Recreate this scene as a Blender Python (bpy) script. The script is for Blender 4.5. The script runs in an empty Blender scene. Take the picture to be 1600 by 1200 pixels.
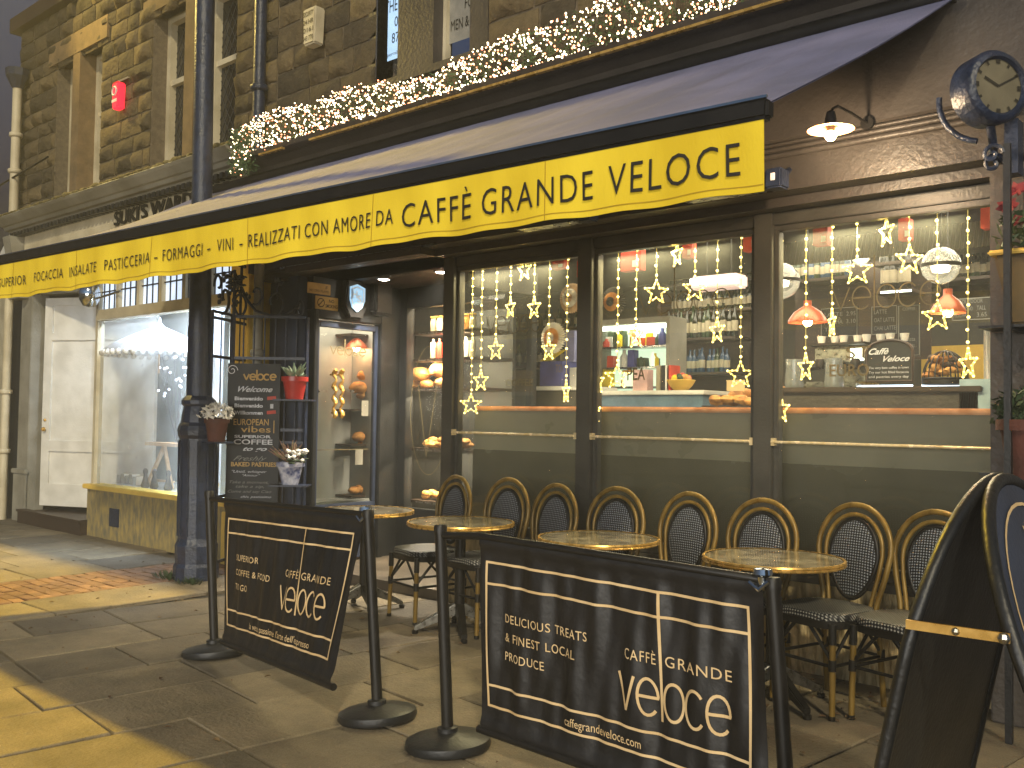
import bpy, bmesh, math, random
from mathutils import Vector, Matrix, noise
R = math.radians
rnd = random.Random(7)
scene = bpy.context.scene
C = scene.collection

# ------------------------------------------------------------------ camera
F = 1478.3; YAW, PIT, ROL = R(41.177), R(1.977), R(0.836); H = 1.45
d0 = Vector((-math.sin(YAW), math.cos(YAW), 0)); r0 = Vector((math.cos(YAW), math.sin(YAW), 0)); u0 = Vector((0, 0, 1))
fd = math.cos(PIT)*d0 + math.sin(PIT)*u0; uu = math.cos(PIT)*u0 - math.sin(PIT)*d0
rr = math.cos(ROL)*r0 + math.sin(ROL)*uu; up = math.cos(ROL)*uu - math.sin(ROL)*r0
EYE = Vector((0, 0, H))
cam = bpy.data.cameras.new('camera'); camo = bpy.data.objects.new('camera', cam); C.objects.link(camo)
cam.sensor_width = 36; cam.lens = 36*F/1600; cam.clip_start = .05; cam.clip_end = 500
camo.matrix_world = Matrix(((rr.x, up.x, -fd.x, 0), (rr.y, up.y, -fd.y, 0), (rr.z, up.z, -fd.z, H), (0, 0, 0, 1)))
scene.camera = camo
# ------------------------------------------------------------------ world, street lighting, exposure
w = bpy.data.worlds.new("World"); scene.world = w; w.use_nodes = True
nt = w.node_tree; bg = nt.nodes['Background']
sky = nt.nodes.new('ShaderNodeTexSky'); sky.sky_type = 'NISHITA'; sky.sun_disc = False
sky.sun_elevation = R(-3.5); sky.sun_rotation = R(135); sky.ozone_density = 4
hs = nt.nodes.new('ShaderNodeHueSaturation'); hs.inputs['Saturation'].default_value = .8; hs.inputs['Hue'].default_value = .455
nt.links.new(sky.outputs[0], hs.inputs['Color']); nt.links.new(hs.outputs[0], bg.inputs[0]); bg.inputs[1].default_value = 1.7
scene.view_settings.view_transform = 'Standard'; scene.view_settings.look = 'None'; scene.view_settings.exposure = 1.1
SODIUM = (1.0, .66, .07)
def sun(name, d, e, col, ang):
    l = bpy.data.lights.new(name, 'SUN'); l.energy = e; l.color = col; l.angle = R(ang)
    o = bpy.data.objects.new(name, l); C.objects.link(o)
    o.rotation_euler = Vector(d).to_track_quat('-Z', 'Y').to_euler(); return o
def point(name, p, e, col, rad=.05):
    l = bpy.data.lights.new(name, 'POINT'); l.energy = e; l.color = col; l.shadow_soft_size = rad
    o = bpy.data.objects.new(name, l); C.objects.link(o); o.location = p; return o
def spot(name, p, t, e, col, ang, rad=.05, blend=.5):
    l = bpy.data.lights.new(name, 'SPOT'); l.energy = e; l.color = col; l.shadow_soft_size = rad
    l.spot_size = R(ang); l.spot_blend = blend
    o = bpy.data.objects.new(name, l); C.objects.link(o); o.location = p
    o.rotation_euler = (Vector(t)-Vector(p)).to_track_quat('-Z', 'Y').to_euler(); return o
def area(name, p, t, e, col, sx, sy):
    l = bpy.data.lights.new(name, 'AREA'); l.energy = e; l.color = col; l.shape = 'RECTANGLE'; l.size = sx; l.size_y = sy
    o = bpy.data.objects.new(name, l); C.objects.link(o); o.location = p
    o.rotation_euler = (Vector(t)-Vector(p)).to_track_quat('-Z', 'Y').to_euler(); return o
sun('street_lamps_across_road', (-1, 1, -.92), 1.05, (1, .86, .58), 3.0)
spot('street_lamp_on_wall', (-16.1, 6.75, 16.0), (-7.6, 1.9, 0), 13500, SODIUM, 42, .22, .5)
spot('wall_relief_spot', (-14.2, 3.3, 8.2), (-8.6, 5.3, 4.9), 700, (1, .72, .18), 52, .08, .7)  # spot added to rake the stone wall and bring out its relief
area('fill_across_road', (4.5, -13, 2.4), (0, 5, 1.6), 950, (1, .95, .86), 14, 2.2)  # broad frontal fill added out of view to lift the dark café front
area('cafe_ceiling_panel', (-3.2, 6.7, 2.95), (-3.2, 6.7, 0), 34, (1, .86, .62), 3.6, .8)
area('cafe_ceiling_panel_rear', (-3.6, 8.6, 2.95), (-3.6, 8.6, 0), 52, (1, .88, .66), 4.5, .8)
for _x in (-4.6, -3.3, -1.95): area('window_curtain_lights', (_x, 5.37, 2.56), (_x, 5.40, 0), 20.0, (1, .84, .45), .9, .04)
area('lobby_ceiling_panel', (-7.75, 6.2, 2.6), (-7.6, 6.6, 0), 13, (1, .82, .55), .6, 1.0)
area('shop_window_striplight', (-9.6, 5.6, 3.0), (-9.6, 5.9, 0), 60, (.72, .84, 1.0), 1.8, .15)
area('shop_window_side_light', (-8.35, 5.55, 1.5), (-9.6, 5.9, 1.4), 190, (.62, .80, 1.0), .25, 1.6)
point('curtain_warm_fill', (-9.95, 5.75, 1.35), 7, (1, .78, .42), .06)  # small warm fill added to put a glow on the curtain
spot('shop_window_floor_spot', (-8.75, 5.5, .72), (-8.9, 6.0, 1.9), 30, (.55, .75, 1.0), 120, .03)

# ------------------------------------------------------------------ pixel rays (of the photograph) to world planes
def ray(x, y): return fd + rr*((x-800)/F) - up*((y-600)/F)
def PY(x, y, Y): v = ray(x, y); return EYE + v*(Y/v.y)
def PX(x, y, X): v = ray(x, y); return EYE + v*(X/v.x)
def PZ(x, y, z=0.0): v = ray(x, y); return EYE + v*((z-H)/v.z)

# ------------------------------------------------------------------ materials
def lin(c):
    if isinstance(c, str):
        c = [int(c[i:i+2], 16)/255 for i in (1, 3, 5)]
        c = [x/12.92 if x <= .04045 else ((x+.055)/1.055)**2.4 for x in c]
    return (c[0], c[1], c[2], 1)
def mat(name, c, rough=.6, metal=0, c2=None, scale=8, bump=0, bscale=40, spec=.5, emit=0, ecol=None, coat=0, stretch=(1, 1, 1), sample=True, rvar=.12, dist=.02):
    m = bpy.data.materials.new(name); m.use_nodes = True; n = m.node_tree.nodes; L = m.node_tree.links; b = n['Principled BSDF']
    b.inputs['Roughness'].default_value = rough; b.inputs['Metallic'].default_value = metal
    b.inputs['Specular IOR Level'].default_value = spec; b.inputs['Coat Weight'].default_value = coat
    tc = n.new('ShaderNodeTexCoord'); mp = n.new('ShaderNodeMapping'); mp.inputs['Scale'].default_value = stretch
    L.new(tc.outputs['Object'], mp.inputs[0])
    c = lin(c); c2 = lin(c2) if c2 else tuple(x*.75 for x in c[:3])+(1,)
    nz = n.new('ShaderNodeTexNoise'); nz.inputs['Scale'].default_value = scale; nz.inputs['Detail'].default_value = 5
    L.new(mp.outputs[0], nz.inputs['Vector'])
    rp = n.new('ShaderNodeValToRGB'); rp.color_ramp.elements[0].position = .35; rp.color_ramp.elements[1].position = .65
    rp.color_ramp.elements[0].color = c2; rp.color_ramp.elements[1].color = c
    L.new(nz.outputs['Fac'], rp.inputs[0]); L.new(rp.outputs[0], b.inputs['Base Color'])
    if rvar:
        mr = n.new('ShaderNodeMapRange'); mr.inputs[3].default_value = max(.02, rough-rvar); mr.inputs[4].default_value = min(1, rough+rvar)
        L.new(nz.outputs['Fac'], mr.inputs[0]); L.new(mr.outputs[0], b.inputs['Roughness'])
    if bump:
        n2 = n.new('ShaderNodeTexNoise'); n2.inputs['Scale'].default_value = bscale; n2.inputs['Detail'].default_value = 6
        L.new(mp.outputs[0], n2.inputs['Vector'])
        bp = n.new('ShaderNodeBump'); bp.inputs['Strength'].default_value = bump; bp.inputs['Distance'].default_value = dist
        L.new(n2.outputs['Fac'], bp.inputs['Height']); L.new(bp.outputs[0], b.inputs['Normal'])
    if emit:
        b.inputs['Emission Color'].default_value = lin(ecol) if ecol else c; b.inputs['Emission Strength'].default_value = emit
        if not sample: m.cycles.emission_sampling = 'NONE'
    return m
def attr_mat(name, ca, cb, rough, bump, bscale, scale=6, c3=None, dist=.01, spots=False):
    """two base colours mixed per stone by the 'rand' attribute, mottled by noise"""
    m = bpy.data.materials.new(name); m.use_nodes = True; n = m.node_tree.nodes; L = m.node_tree.links; b = n['Principled BSDF']
    b.inputs['Roughness'].default_value = rough
    at = n.new('ShaderNodeAttribute'); at.attribute_name = 'rand'
    tc = n.new('ShaderNodeTexCoord')
    mx = n.new('ShaderNodeMixRGB'); mx.inputs[1].default_value = lin(ca); mx.inputs[2].default_value = lin(cb)
    L.new(at.outputs['Fac'], mx.inputs[0])
    nz = n.new('ShaderNodeTexNoise'); nz.inputs['Scale'].default_value = scale; nz.inputs['Detail'].default_value = 8; nz.inputs['Roughness'].default_value = .65
    L.new(tc.outputs['Object'], nz.inputs['Vector'])
    rp = n.new('ShaderNodeValToRGB'); rp.color_ramp.elements[0].position = .3; rp.color_ramp.elements[1].position = .7
    rp.color_ramp.elements[0].color = (.5, .5, .5, 1); rp.color_ramp.elements[1].color = (1.2, 1.2, 1.2, 1)
    L.new(nz.outputs['Fac'], rp.inputs[0])
    mu = n.new('ShaderNodeMixRGB'); mu.blend_type = 'MULTIPLY'; mu.inputs[0].default_value = .85
    L.new(mx.outputs[0], mu.inputs[1]); L.new(rp.outputs[0], mu.inputs[2])
    vo_ = n.new('ShaderNodeTexVoronoi'); vo_.inputs['Scale'].default_value = 3.1; L.new(tc.outputs['Object'], vo_.inputs['Vector'])
    rv = n.new('ShaderNodeValToRGB'); rv.color_ramp.elements[0].position = .045; rv.color_ramp.elements[1].position = .06
    rv.color_ramp.elements[0].color = (.42, .42, .42, 1) if spots else (1, 1, 1, 1)
    L.new(vo_.outputs['Distance'], rv.inputs[0])
    m9 = n.new('ShaderNodeMixRGB'); m9.blend_type = 'MULTIPLY'; m9.inputs[0].default_value = 1; L.new(mu.outputs[0], m9.inputs[1]); L.new(rv.outputs[0], m9.inputs[2]); mu = m9
    # fine speckle
    sp = n.new('ShaderNodeTexNoise'); sp.inputs['Scale'].default_value = 140; sp.inputs['Detail'].default_value = 2
    L.new(tc.outputs['Object'], sp.inputs['Vector'])
    r2 = n.new('ShaderNodeValToRGB'); r2.color_ramp.elements[0].position = .35; r2.color_ramp.elements[1].position = .6
    r2.color_ramp.elements[0].color = (.7, .7, .7, 1)
    L.new(sp.outputs['Fac'], r2.inputs[0])
    m2 = n.new('ShaderNodeMixRGB'); m2.blend_type = 'MULTIPLY'; m2.inputs[0].default_value = .8
    L.new(mu.outputs[0], m2.inputs[1]); L.new(r2.outputs[0], m2.inputs[2]); L.new(m2.outputs[0], b.inputs['Base Color'])
    n2 = n.new('ShaderNodeTexNoise'); n2.inputs['Scale'].default_value = bscale; n2.inputs['Detail'].default_value = 8
    L.new(tc.outputs['Object'], n2.inputs['Vector'])
    bp = n.new('ShaderNodeBump'); bp.inputs['Strength'].default_value = bump; bp.inputs['Distance'].default_value = dist
    L.new(n2.outputs['Fac'], bp.inputs['Height']); L.new(bp.outputs[0], b.inputs['Normal'])
    return m
def weave_mat(name, dark, light, sc, thr):
    m = bpy.data.materials.new(name); m.use_nodes = True; n = m.node_tree.nodes; L = m.node_tree.links; b = n['Principled BSDF']
    b.inputs['Roughness'].default_value = .45
    tc = n.new('ShaderNodeTexCoord'); outs = []
    for ax in ((1, 1, 1), (1, -1, -1)):
        v = n.new('ShaderNodeVectorMath'); v.operation = 'DOT_PRODUCT'; v.inputs[1].default_value = ax
        L.new(tc.outputs['Object'], v.inputs[0])
        s = n.new('ShaderNodeMath'); s.operation = 'MULTIPLY'; s.inputs[1].default_value = sc; L.new(v.outputs['Value'], s.inputs[0])
        t = n.new('ShaderNodeMath'); t.operation = 'SINE'; L.new(s.outputs[0], t.inputs[0]); outs.append(t)
    mu = n.new('ShaderNodeMath'); mu.operation = 'MULTIPLY'; L.new(outs[0].outputs[0], mu.inputs[0]); L.new(outs[1].outputs[0], mu.inputs[1])
    rp = n.new('ShaderNodeValToRGB'); rp.color_ramp.elements[0].position = thr; rp.color_ramp.elements[1].position = thr+.25
    rp.color_ramp.elements[0].color = lin(dark); rp.color_ramp.elements[1].color = lin(light)
    mr = n.new('ShaderNodeMapRange'); mr.inputs[1].default_value = -1; L.new(mu.outputs[0], mr.inputs[0])
    L.new(mr.outputs[0], rp.inputs[0]); L.new(rp.outputs[0], b.inputs['Base Color'])
    bp = n.new('ShaderNodeBump'); bp.inputs['Strength'].default_value = .8; bp.inputs['Distance'].default_value = .004
    L.new(mr.outputs[0], bp.inputs['Height']); L.new(bp.outputs[0], b.inputs['Normal'])
    return m
def glass_mat(name, tint=(1, 1, 1), fac=1.0, rough=0.0, haze=0.0):
    m = bpy.data.materials.new(name); m.use_nodes = True; n = m.node_tree.nodes; L = m.node_tree.links
    n.remove(n['Principled BSDF']); out = n['Material Output']
    t = n.new('ShaderNodeBsdfTransparent'); t.inputs[0].default_value = (*tint, 1)
    g = n.new('ShaderNodeBsdfGlossy'); g.inputs['Roughness'].default_value = rough
    fr = n.new('ShaderNodeFresnel'); fr.inputs[0].default_value = 1.5
    mu = n.new('ShaderNodeMath'); mu.operation = 'MULTIPLY'; mu.inputs[1].default_value = fac; L.new(fr.outputs[0], mu.inputs[0])
    mx = n.new('ShaderNodeMixShader'); L.new(mu.outputs[0], mx.inputs[0]); L.new(t.outputs[0], mx.inputs[1]); L.new(g.outputs[0], mx.inputs[2])
    if haze:
        df = n.new('ShaderNodeBsdfDiffuse'); df.inputs[0].default_value = (.6, .62, .6, 1)
        nz = n.new('ShaderNodeTexNoise'); nz.inputs['Scale'].default_value = 3; nz.inputs['Detail'].default_value = 6
        tc = n.new('ShaderNodeTexCoord'); L.new(tc.outputs['Object'], nz.inputs['Vector'])
        m3 = n.new('ShaderNodeMath'); m3.operation = 'MULTIPLY'; m3.inputs[1].default_value = haze*2; L.new(nz.outputs['Fac'], m3.inputs[0])
        m4 = n.new('ShaderNodeMixShader'); L.new(m3.outputs[0], m4.inputs[0]); L.new(mx.outputs[0], m4.inputs[1]); mx = m4
        tl_ = n.new('ShaderNodeBsdfTranslucent'); tl_.inputs[0].default_value = (.6, .62, .6, 1); ad = n.new('ShaderNodeMixShader'); L.new(df.outputs[0], ad.inputs[1]); L.new(tl_.outputs[0], ad.inputs[2]); L.new(ad.outputs[0], m4.inputs[2])
    L.new(mx.outputs[0], out.inputs[0]); return m

K = {}
K['black'] = mat('black_paint', '#1d1e20', .42, c2='#151617', scale=5, bump=.12, bscale=60)
K['blackmetal'] = mat('black_metal', '#1b1917', .42, 0, scale=12, spec=.35)
K['iron'] = mat('cast_iron_paint', '#212c44', .38, c2='#161e30', scale=14, bump=.3, bscale=50)
K['navy'] = mat('navy_paint', '#343d52', .4, c2='#2a3142', scale=4, bump=.1, bscale=70)
K['facade'] = mat('charcoal_facade_paint', '#453f3a', .45, c2='#3a3531', scale=3, bump=.25, bscale=35)
K['frame'] = mat('charcoal_frame_paint', '#4a4841', .4, c2='#3c3a34', scale=3, bump=.12, bscale=60)
K['panel'] = mat('olive_grey_panel', '#8b8774', .3, c2='#7b7765', scale=2, bump=.05)
K['darkpanel'] = mat('dark_olive_panel', '#5c594a', .25, c2='#504d40', scale=2)
K['gold'] = mat('brass', '#e2b868', .28, .6, c2='#c39a4c', scale=20)
K['bamboo'] = mat('bamboo_gold', '#94793c', .36, .25, c2='#66501f', scale=14, stretch=(1, 1, .3))
K['rail'] = mat('polished_rail', '#f4e2b8', .25, .35, c2='#dcc48e', scale=20)
K['copper'] = mat('copper', '#f0b98e', .35, .5, c2='#d99a6a', scale=12)
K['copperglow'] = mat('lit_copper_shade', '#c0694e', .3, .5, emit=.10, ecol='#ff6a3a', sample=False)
K['steel'] = mat('brushed_steel', '#b8b8b4', .3, 1, c2='#8d8d8a', scale=30)
K['chrome'] = mat('chrome', '#d8dde0', .1, 1)
K['yellowfab'] = mat('yellow_canvas', '#ecd038', .85, c2='#d2b428', scale=2.6, bump=.35, bscale=120, spec=.2, dist=.004, stretch=(1, 1, .35))
K['greyfab'] = mat('grey_canvas', '#76789a', .9, c2='#666987', scale=2.2, bump=.5, bscale=90, spec=.1)
K['ink'] = mat('dark_ink', '#241f12', .7)
K['tan'] = mat('tan_print', '#d8bd90', .7, c2='#c4a676', scale=6)
K['banner'] = mat('black_vinyl', '#151416', .5, c2='#0e0d0e', scale=4, bump=.25, bscale=14, dist=.02)
K['white'] = mat('white_paint', '#d8d6cf', .5, c2='#c4c2ba', scale=4, bump=.1)
K['cream'] = mat('cream_paint', '#c7bda2', .55, c2='#a89d82', scale=3, bump=.2, bscale=30)
K['greypaint'] = mat('grey_shop_paint', '#8e8b80', .55, c2='#757266', scale=3, bump=.2, bscale=30)
K['ochre'] = mat('ochre_paint', '#ecca62', .5, c2='#d8b450', scale=3)
K['stone'] = attr_mat('rock_faced_gritstone', '#3e3628', '#6e5f42', .92, .9, 22, 7, dist=.025)
K['ashlar'] = attr_mat('dressed_sandstone', '#6a583f', '#8a7350', .9, .5, 18, 4)
K['mortar'] = mat('mortar', '#6f6350', .95, c2='#5a5040', scale=20, bump=.6, bscale=60)
K['flag'] = attr_mat('yorkstone_flags', '#5c5447', '#877a62', .8, .9, 45, 3.0, spots=True)
K['brick'] = attr_mat('orange_paving_bricks', '#6f5240', '#916f52', .85, .5, 40, 6)
K['joint'] = mat('joint_sand', '#3a342a', .95, c2='#2a251d', scale=20, bump=.5)
K['riser'] = mat('marbled_stone_tile', '#a8935a', .35, c2='#6f6a58', scale=9, stretch=(2.2, 1, .8), bump=.15)
K['riserstone'] = mat('rippled_stone', '#dcc898', .7, c2='#94825a', scale=9, stretch=(2.6, 1, .6), bump=1.0, bscale=11, dist=.06)
K['clearglass'] = glass_mat('porch_glass', (.93, .95, .92), 1.0, 0, .015)
K['brassplate'] = mat('brass_plate', '#c9a45c', .5, .2, c2='#b8934c')
K['glass'] = glass_mat('window_glass', (.93, .95, .92), 1.5, 0, .04)
K['shopglass'] = glass_mat('shop_window_glass', (.93, .95, .97), 1.0, 0, .24)
K['darkglass'] = mat('dark_upper_glass', '#1a1b1c', .12, c2='#101112', scale=3)
K['globe'] = glass_mat('globe_glass', (.85, .83, .80), 1.6, .05, .16)
K['jar'] = glass_mat('cut_glass', (.75, .78, .8), 1.5, .15, .30)
K['bulb'] = mat('warm_led_bulb', '#fff0b0', .5, emit=2.8, ecol='#ffe07a', sample=False)
K['led'] = mat('fairy_light_white', '#fff0d8', .5, emit=4.0, ecol='#ffe6b8', sample=False)
K['ledred'] = mat('fairy_light_amber', '#ff9a70', .5, emit=2.2, ecol='#ff9a70', sample=False)
K['starglow'] = mat('lit_star_tube', '#d8c060', .5, emit=.8, ecol='#ffdc70', sample=False)
K['cord'] = mat('glowing_cord', '#b9a860', .5, emit=.25, ecol='#d8c060', sample=False)  # cord is no lamp; emission added so the strands look bright
K['filament'] = mat('lamp_bulb', '#ffd9a0', .5, emit=60, ecol='#ffcf90', sample=False)
K['lens'] = mat('downlight_lens', '#ffffff', .5, emit=25, ecol='#fff4e0', sample=False)
K['strip'] = mat('light_strip', '#ffffff', .5, emit=3.2, ecol='#f2ffe8', sample=False)
K['striplow'] = mat('cool_light_strip', '#ffffff', .5, emit=2.2, ecol='#cfe6ff', sample=False)
K['fridge'] = mat('lit_fridge_back', '#d6e6cc', .6, emit=.55, ecol='#cfe8c8', sample=False)
K['red'] = mat('red_paper', '#c8452f', .6, c2='#b23a28')
K['redglow'] = mat('lit_red_box', '#cc1626', .4, emit=.9, ecol='#ff1e38', sample=False)
K['pot'] = mat('red_glazed_pot', '#b3302a', .35, c2='#9c2824')
K['terra'] = mat('terracotta', '#5a3026', .7, c2='#45251d', bump=.3)
K['painted'] = mat('painted_white_pot', '#d5d5dc', .3, c2='#4b5680', scale=13)
K['leaf'] = mat('leaf_green', '#35482a', .65, c2='#26361d', scale=20)
K['paleleaf'] = mat('succulent_leaf', '#93a58a', .6, c2='#6b8064', scale=20)
K['heather'] = mat('heather', '#8a5a50', .7, c2='#6d6a45', scale=20)
K['petal'] = mat('white_petal', '#e6e2d8', .6, c2='#cfcabb')
K['redpetal'] = mat('red_petal', '#84202a', .7, c2='#5e141c')
K['fir'] = mat('fir_green', '#48613a', .7, c2='#2e4026', scale=30)
K['bread'] = mat('bread_crust', '#c99552', .65, c2='#94602c', scale=14, bump=.4, bscale=30)
K['bun'] = mat('golden_bun', '#d9a45c', .5, c2='#b87a34', scale=14)
K['wood'] = mat('dark_wood', '#3c2c20', .5, c2='#2a1e16', scale=6, stretch=(1, 1, 8))
K['palewood'] = mat('pale_wood', '#c9a982', .6, c2='#b08f68', scale=6, stretch=(8, 8, 1))
K['marble'] = mat('brown_marble_top', '#9a917c', .16, c2='#5f5644', scale=8, coat=.3)
K['chalk'] = mat('chalkboard', '#1a1c1f', .6, c2='#131416', scale=5)
K['chalkwhite'] = mat('chalk_white', '#dcdde0', .8)
K['chalkpale'] = mat('chalk_grey', '#8f8f88', .8)
K['chalkgold'] = mat('chalk_gold', '#c9a566', .8)
K['wallin'] = mat('cafe_wall', '#4c483d', .7, c2='#3e3b32', scale=2, bump=.1)
K['floorin'] = mat('cafe_floor', '#5a5044', .4, c2='#4a4238', scale=3)
K['ceilin'] = mat('cafe_ceiling', '#4a4840', .8)
K['yellowwall'] = mat('mustard_wall', '#dcb450', .7, c2='#caa444')
K['bottledark'] = mat('dark_bottle_glass', '#1b1f16', .12, c2='#10130e')
K['bottleblue'] = mat('blue_bottle_glass', '#27415a', .12, c2='#1c3046')
K['bottlegreen'] = mat('green_bottle_glass', '#2c3d24', .12, c2='#1c2a18')
K['label'] = mat('paper_label', '#a89d86', .7, c2='#7f765f', scale=4)
K['blue'] = mat('periwinkle_box', '#494b8e', .6, c2='#3c3e7a')
K['curtain'] = mat('white_voile', '#c8ccd2', .8, c2='#aab0b8', scale=5, stretch=(6, 6, .4))
K['goldline'] = mat('faded_gold_film', '#6e6242', .6)
K['clockface'] = mat('clock_cream', '#6b6450', .5)
K['signglow'] = mat('alarm_box_shield', '#8fb4cc', .35, emit=.5, ecol='#8fb8d8', sample=False)
K['posterblue'] = mat('backlit_poster', '#a8c4dc', .6, emit=.42, ecol='#9cc4ee', sample=False)
K['postergrey'] = mat('poster_grey', '#8f8d86', .6)
K['lead'] = mat('lead_line', '#2a2a2c', .5)
K['coolglow'] = mat('lit_obscured_glass', '#b8c2cc', .5, emit=.6, ecol='#c8d8ee', sample=False)
K['weave'] = weave_mat('dark_woven_back', '#1c1d20', '#8f959c', 210, .54)
K['weaveseat'] = weave_mat('speckled_woven_seat', '#1a1a1c', '#97968f', 190, .55)
K['leafdry'] = mat('dry_leaf', '#4a3020', .8, c2='#6e5a3c')

# ------------------------------------------------------------------ mesh builder
class M:
    def __init__(s): s.v = []; s.f = []; s.a = None
    def add(s, vs, fs):
        o = len(s.v); s.v += [Vector(v) for v in vs]; s.f += [[i+o for i in f] for f in fs]; return s
    def box(s, a, b, rot=0):
        x0, y0, z0 = a; x1, y1, z1 = b
        vs = [(x0, y0, z0), (x1, y0, z0), (x1, y1, z0), (x0, y1, z0), (x0, y0, z1), (x1, y0, z1), (x1, y1, z1), (x0, y1, z1)]
        if rot:
            c = Vector(((x0+x1)/2, (y0+y1)/2, 0)); m = Matrix.Rotation(rot, 3, 'Z'); vs = [c + m @ (Vector(v)-c) for v in vs]
        return s.add(vs, [(0, 3, 2, 1), (4, 5, 6, 7), (0, 1, 5, 4), (1, 2, 6, 5), (2, 3, 7, 6), (3, 0, 4, 7)])
    def bar(s, p, q, w, h=None, upv=(0, 0, 1)):
        p = Vector(p); q = Vector(q); h = h or w; d = (q-p).normalized(); a = d.cross(Vector(upv))
        if a.length < 1e-3: a = d.cross(Vector((1, 0, 0)))
        a.normalize(); b = a.cross(d); vs = []
        for c in (p, q):
            for i, j in ((-1, -1), (1, -1), (1, 1), (-1, 1)): vs.append(c + a*(i*w/2) + b*(j*h/2))
        return s.add(vs, [(3, 2, 1, 0), (4, 5, 6, 7), (0, 1, 5, 4), (1, 2, 6, 5), (2, 3, 7, 6), (3, 0, 4, 7)])
    def tube(s, pts, r, n=8, closed=False):
        pts = [Vector(p) for p in pts]; k = len(pts); rs = r if isinstance(r, (list, tuple)) else [r]*k
        vs = []; fs = []; prev = None
        for i, p in enumerate(pts):
            a = pts[(i-1) % k] if (closed or i > 0) else p; b = pts[(i+1) % k] if (closed or i < k-1) else p
            t = (b-a); t = t.normalized() if t.length > 1e-9 else Vector((0, 0, 1))
            if prev is None:
                x = t.cross(Vector((0, 0, 1)));
                if x.length < 1e-2: x = t.cross(Vector((1, 0, 0)))
            else: x = prev - t*prev.dot(t)
            x.normalize(); prev = x; y = t.cross(x)
            for j in range(n):
                an = 2*math.pi*j/n; vs.append(p + (x*math.cos(an)+y*math.sin(an))*rs[i])
        for i in range(k if closed else k-1):
            i2 = (i+1) % k
            for j in range(n):
                fs.append((i*n+j, i*n+(j+1) % n, i2*n+(j+1) % n, i2*n+j))
        if not closed: fs.append(tuple(range(n))[::-1]); fs.append(tuple((k-1)*n+j for j in range(n)))
        return s.add(vs, fs)
    def lathe(s, prof, c=(0, 0, 0), n=24, m=None, cap=True):
        c = Vector(c); vs = []; fs = []; k = len(prof)
        for r, z in prof:
            for j in range(n):
                a = 2*math.pi*j/n; v = Vector((r*math.cos(a), r*math.sin(a), z))
                vs.append(c + (m @ v if m else v))
        for i in range(k-1):
            for j in range(n): fs.append((i*n+j, i*n+(j+1) % n, (i+1)*n+(j+1) % n, (i+1)*n+j))
        if cap and prof[0][0] > 1e-5: fs.append(tuple(range(n))[::-1])
        if cap and prof[-1][0] > 1e-5: fs.append(tuple((k-1)*n+j for j in range(n)))
        return s.add(vs, fs)
    def ball(s, c, r, n=8, sc=(1, 1, 1), jit=0):
        k = max(4, n//2); pr = []; c = Vector(c); vs = []; fs = []
        for i in range(k+1):
            t = math.pi*i/k
            for j in range(n):
                a = 2*math.pi*j/n; v = Vector((math.sin(t)*math.cos(a)*sc[0], math.sin(t)*math.sin(a)*sc[1], -math.cos(t)*sc[2]))*r
                if jit: v *= 1+jit*noise.noise(v*(2/r)+c*7)
                vs.append(c+v)
        for i in range(k):
            for j in range(n): fs.append((i*n+j, i*n+(j+1) % n, (i+1)*n+(j+1) % n, (i+1)*n+j))
        return s.add(vs, fs)
    def prism(s, poly, ext):
        poly = [Vector(p) for p in poly]; ext = Vector(ext); n = len(poly)
        return s.add(poly+[p+ext for p in poly], [tuple(range(n))[::-1], tuple(range(n, 2*n))]+[(i, (i+1) % n, n+(i+1) % n, n+i) for i in range(n)])
    def grid(s, fn, nu, nv):
        vs = [fn(i/nu, j/nv) for j in range(nv+1) for i in range(nu+1)]
        fs = [(j*(nu+1)+i, j*(nu+1)+i+1, (j+1)*(nu+1)+i+1, (j+1)*(nu+1)+i) for j in range(nv) for i in range(nu)]
        return s.add(vs, fs)
    def xf(s, m):
        s.v = [m @ v for v in s.v]; return s
    def build(s, name, material, parent=None, smooth=False, bevel=0):
        me = bpy.data.meshes.new(name); off = Vector((0, 0, 0)); p = parent
        while p is not None: off += p.location; p = p.parent
        me.from_pydata([v-off for v in s.v], [], s.f); me.materials.append(K[material] if isinstance(material, str) else material)
        if bevel:
            b = bmesh.new(); b.from_mesh(me)
            bmesh.ops.bevel(b, geom=b.edges[:], offset=bevel, segments=2, affect='EDGES', clamp_overlap=True); b.to_mesh(me); b.free()
        if smooth:
            me.shade_smooth()
            b = bmesh.new(); b.from_mesh(me)
            for e in b.edges:
                if len(e.link_faces) == 2 and e.calc_face_angle(0) > R(50): e.smooth = False
            b.to_mesh(me); b.free()
        if s.a is not None:
            at = me.attributes.new('rand', 'FLOAT', 'FACE'); at.data.foreach_set('value', s.a)
        o = bpy.data.objects.new(name, me); C.objects.link(o); o.parent = parent; return o
def tag(o, label, cat, group=None, kind=None):
    if label: o['label'] = label
    if cat: o['category'] = cat
    if group: o['group'] = group
    if kind: o['kind'] = kind
    return o
def thing(name, label, cat, loc=(0, 0, 0), group=None):
    o = bpy.data.objects.new(name, None); C.objects.link(o); o.location = loc; o.empty_display_size = .1
    return tag(o, label, cat, group)
def dup(root, loc, rotz, label, group=None, name=None):
    def cp(o, par):
        c = o.copy(); C.objects.link(c); c.parent = par
        for ch in o.children: cp(ch, c)
        return c
    r = cp(root, None); r.location = loc; r.rotation_euler = (0, 0, rotz); r['label'] = label
    if group: r['group'] = group
    return r

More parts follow.
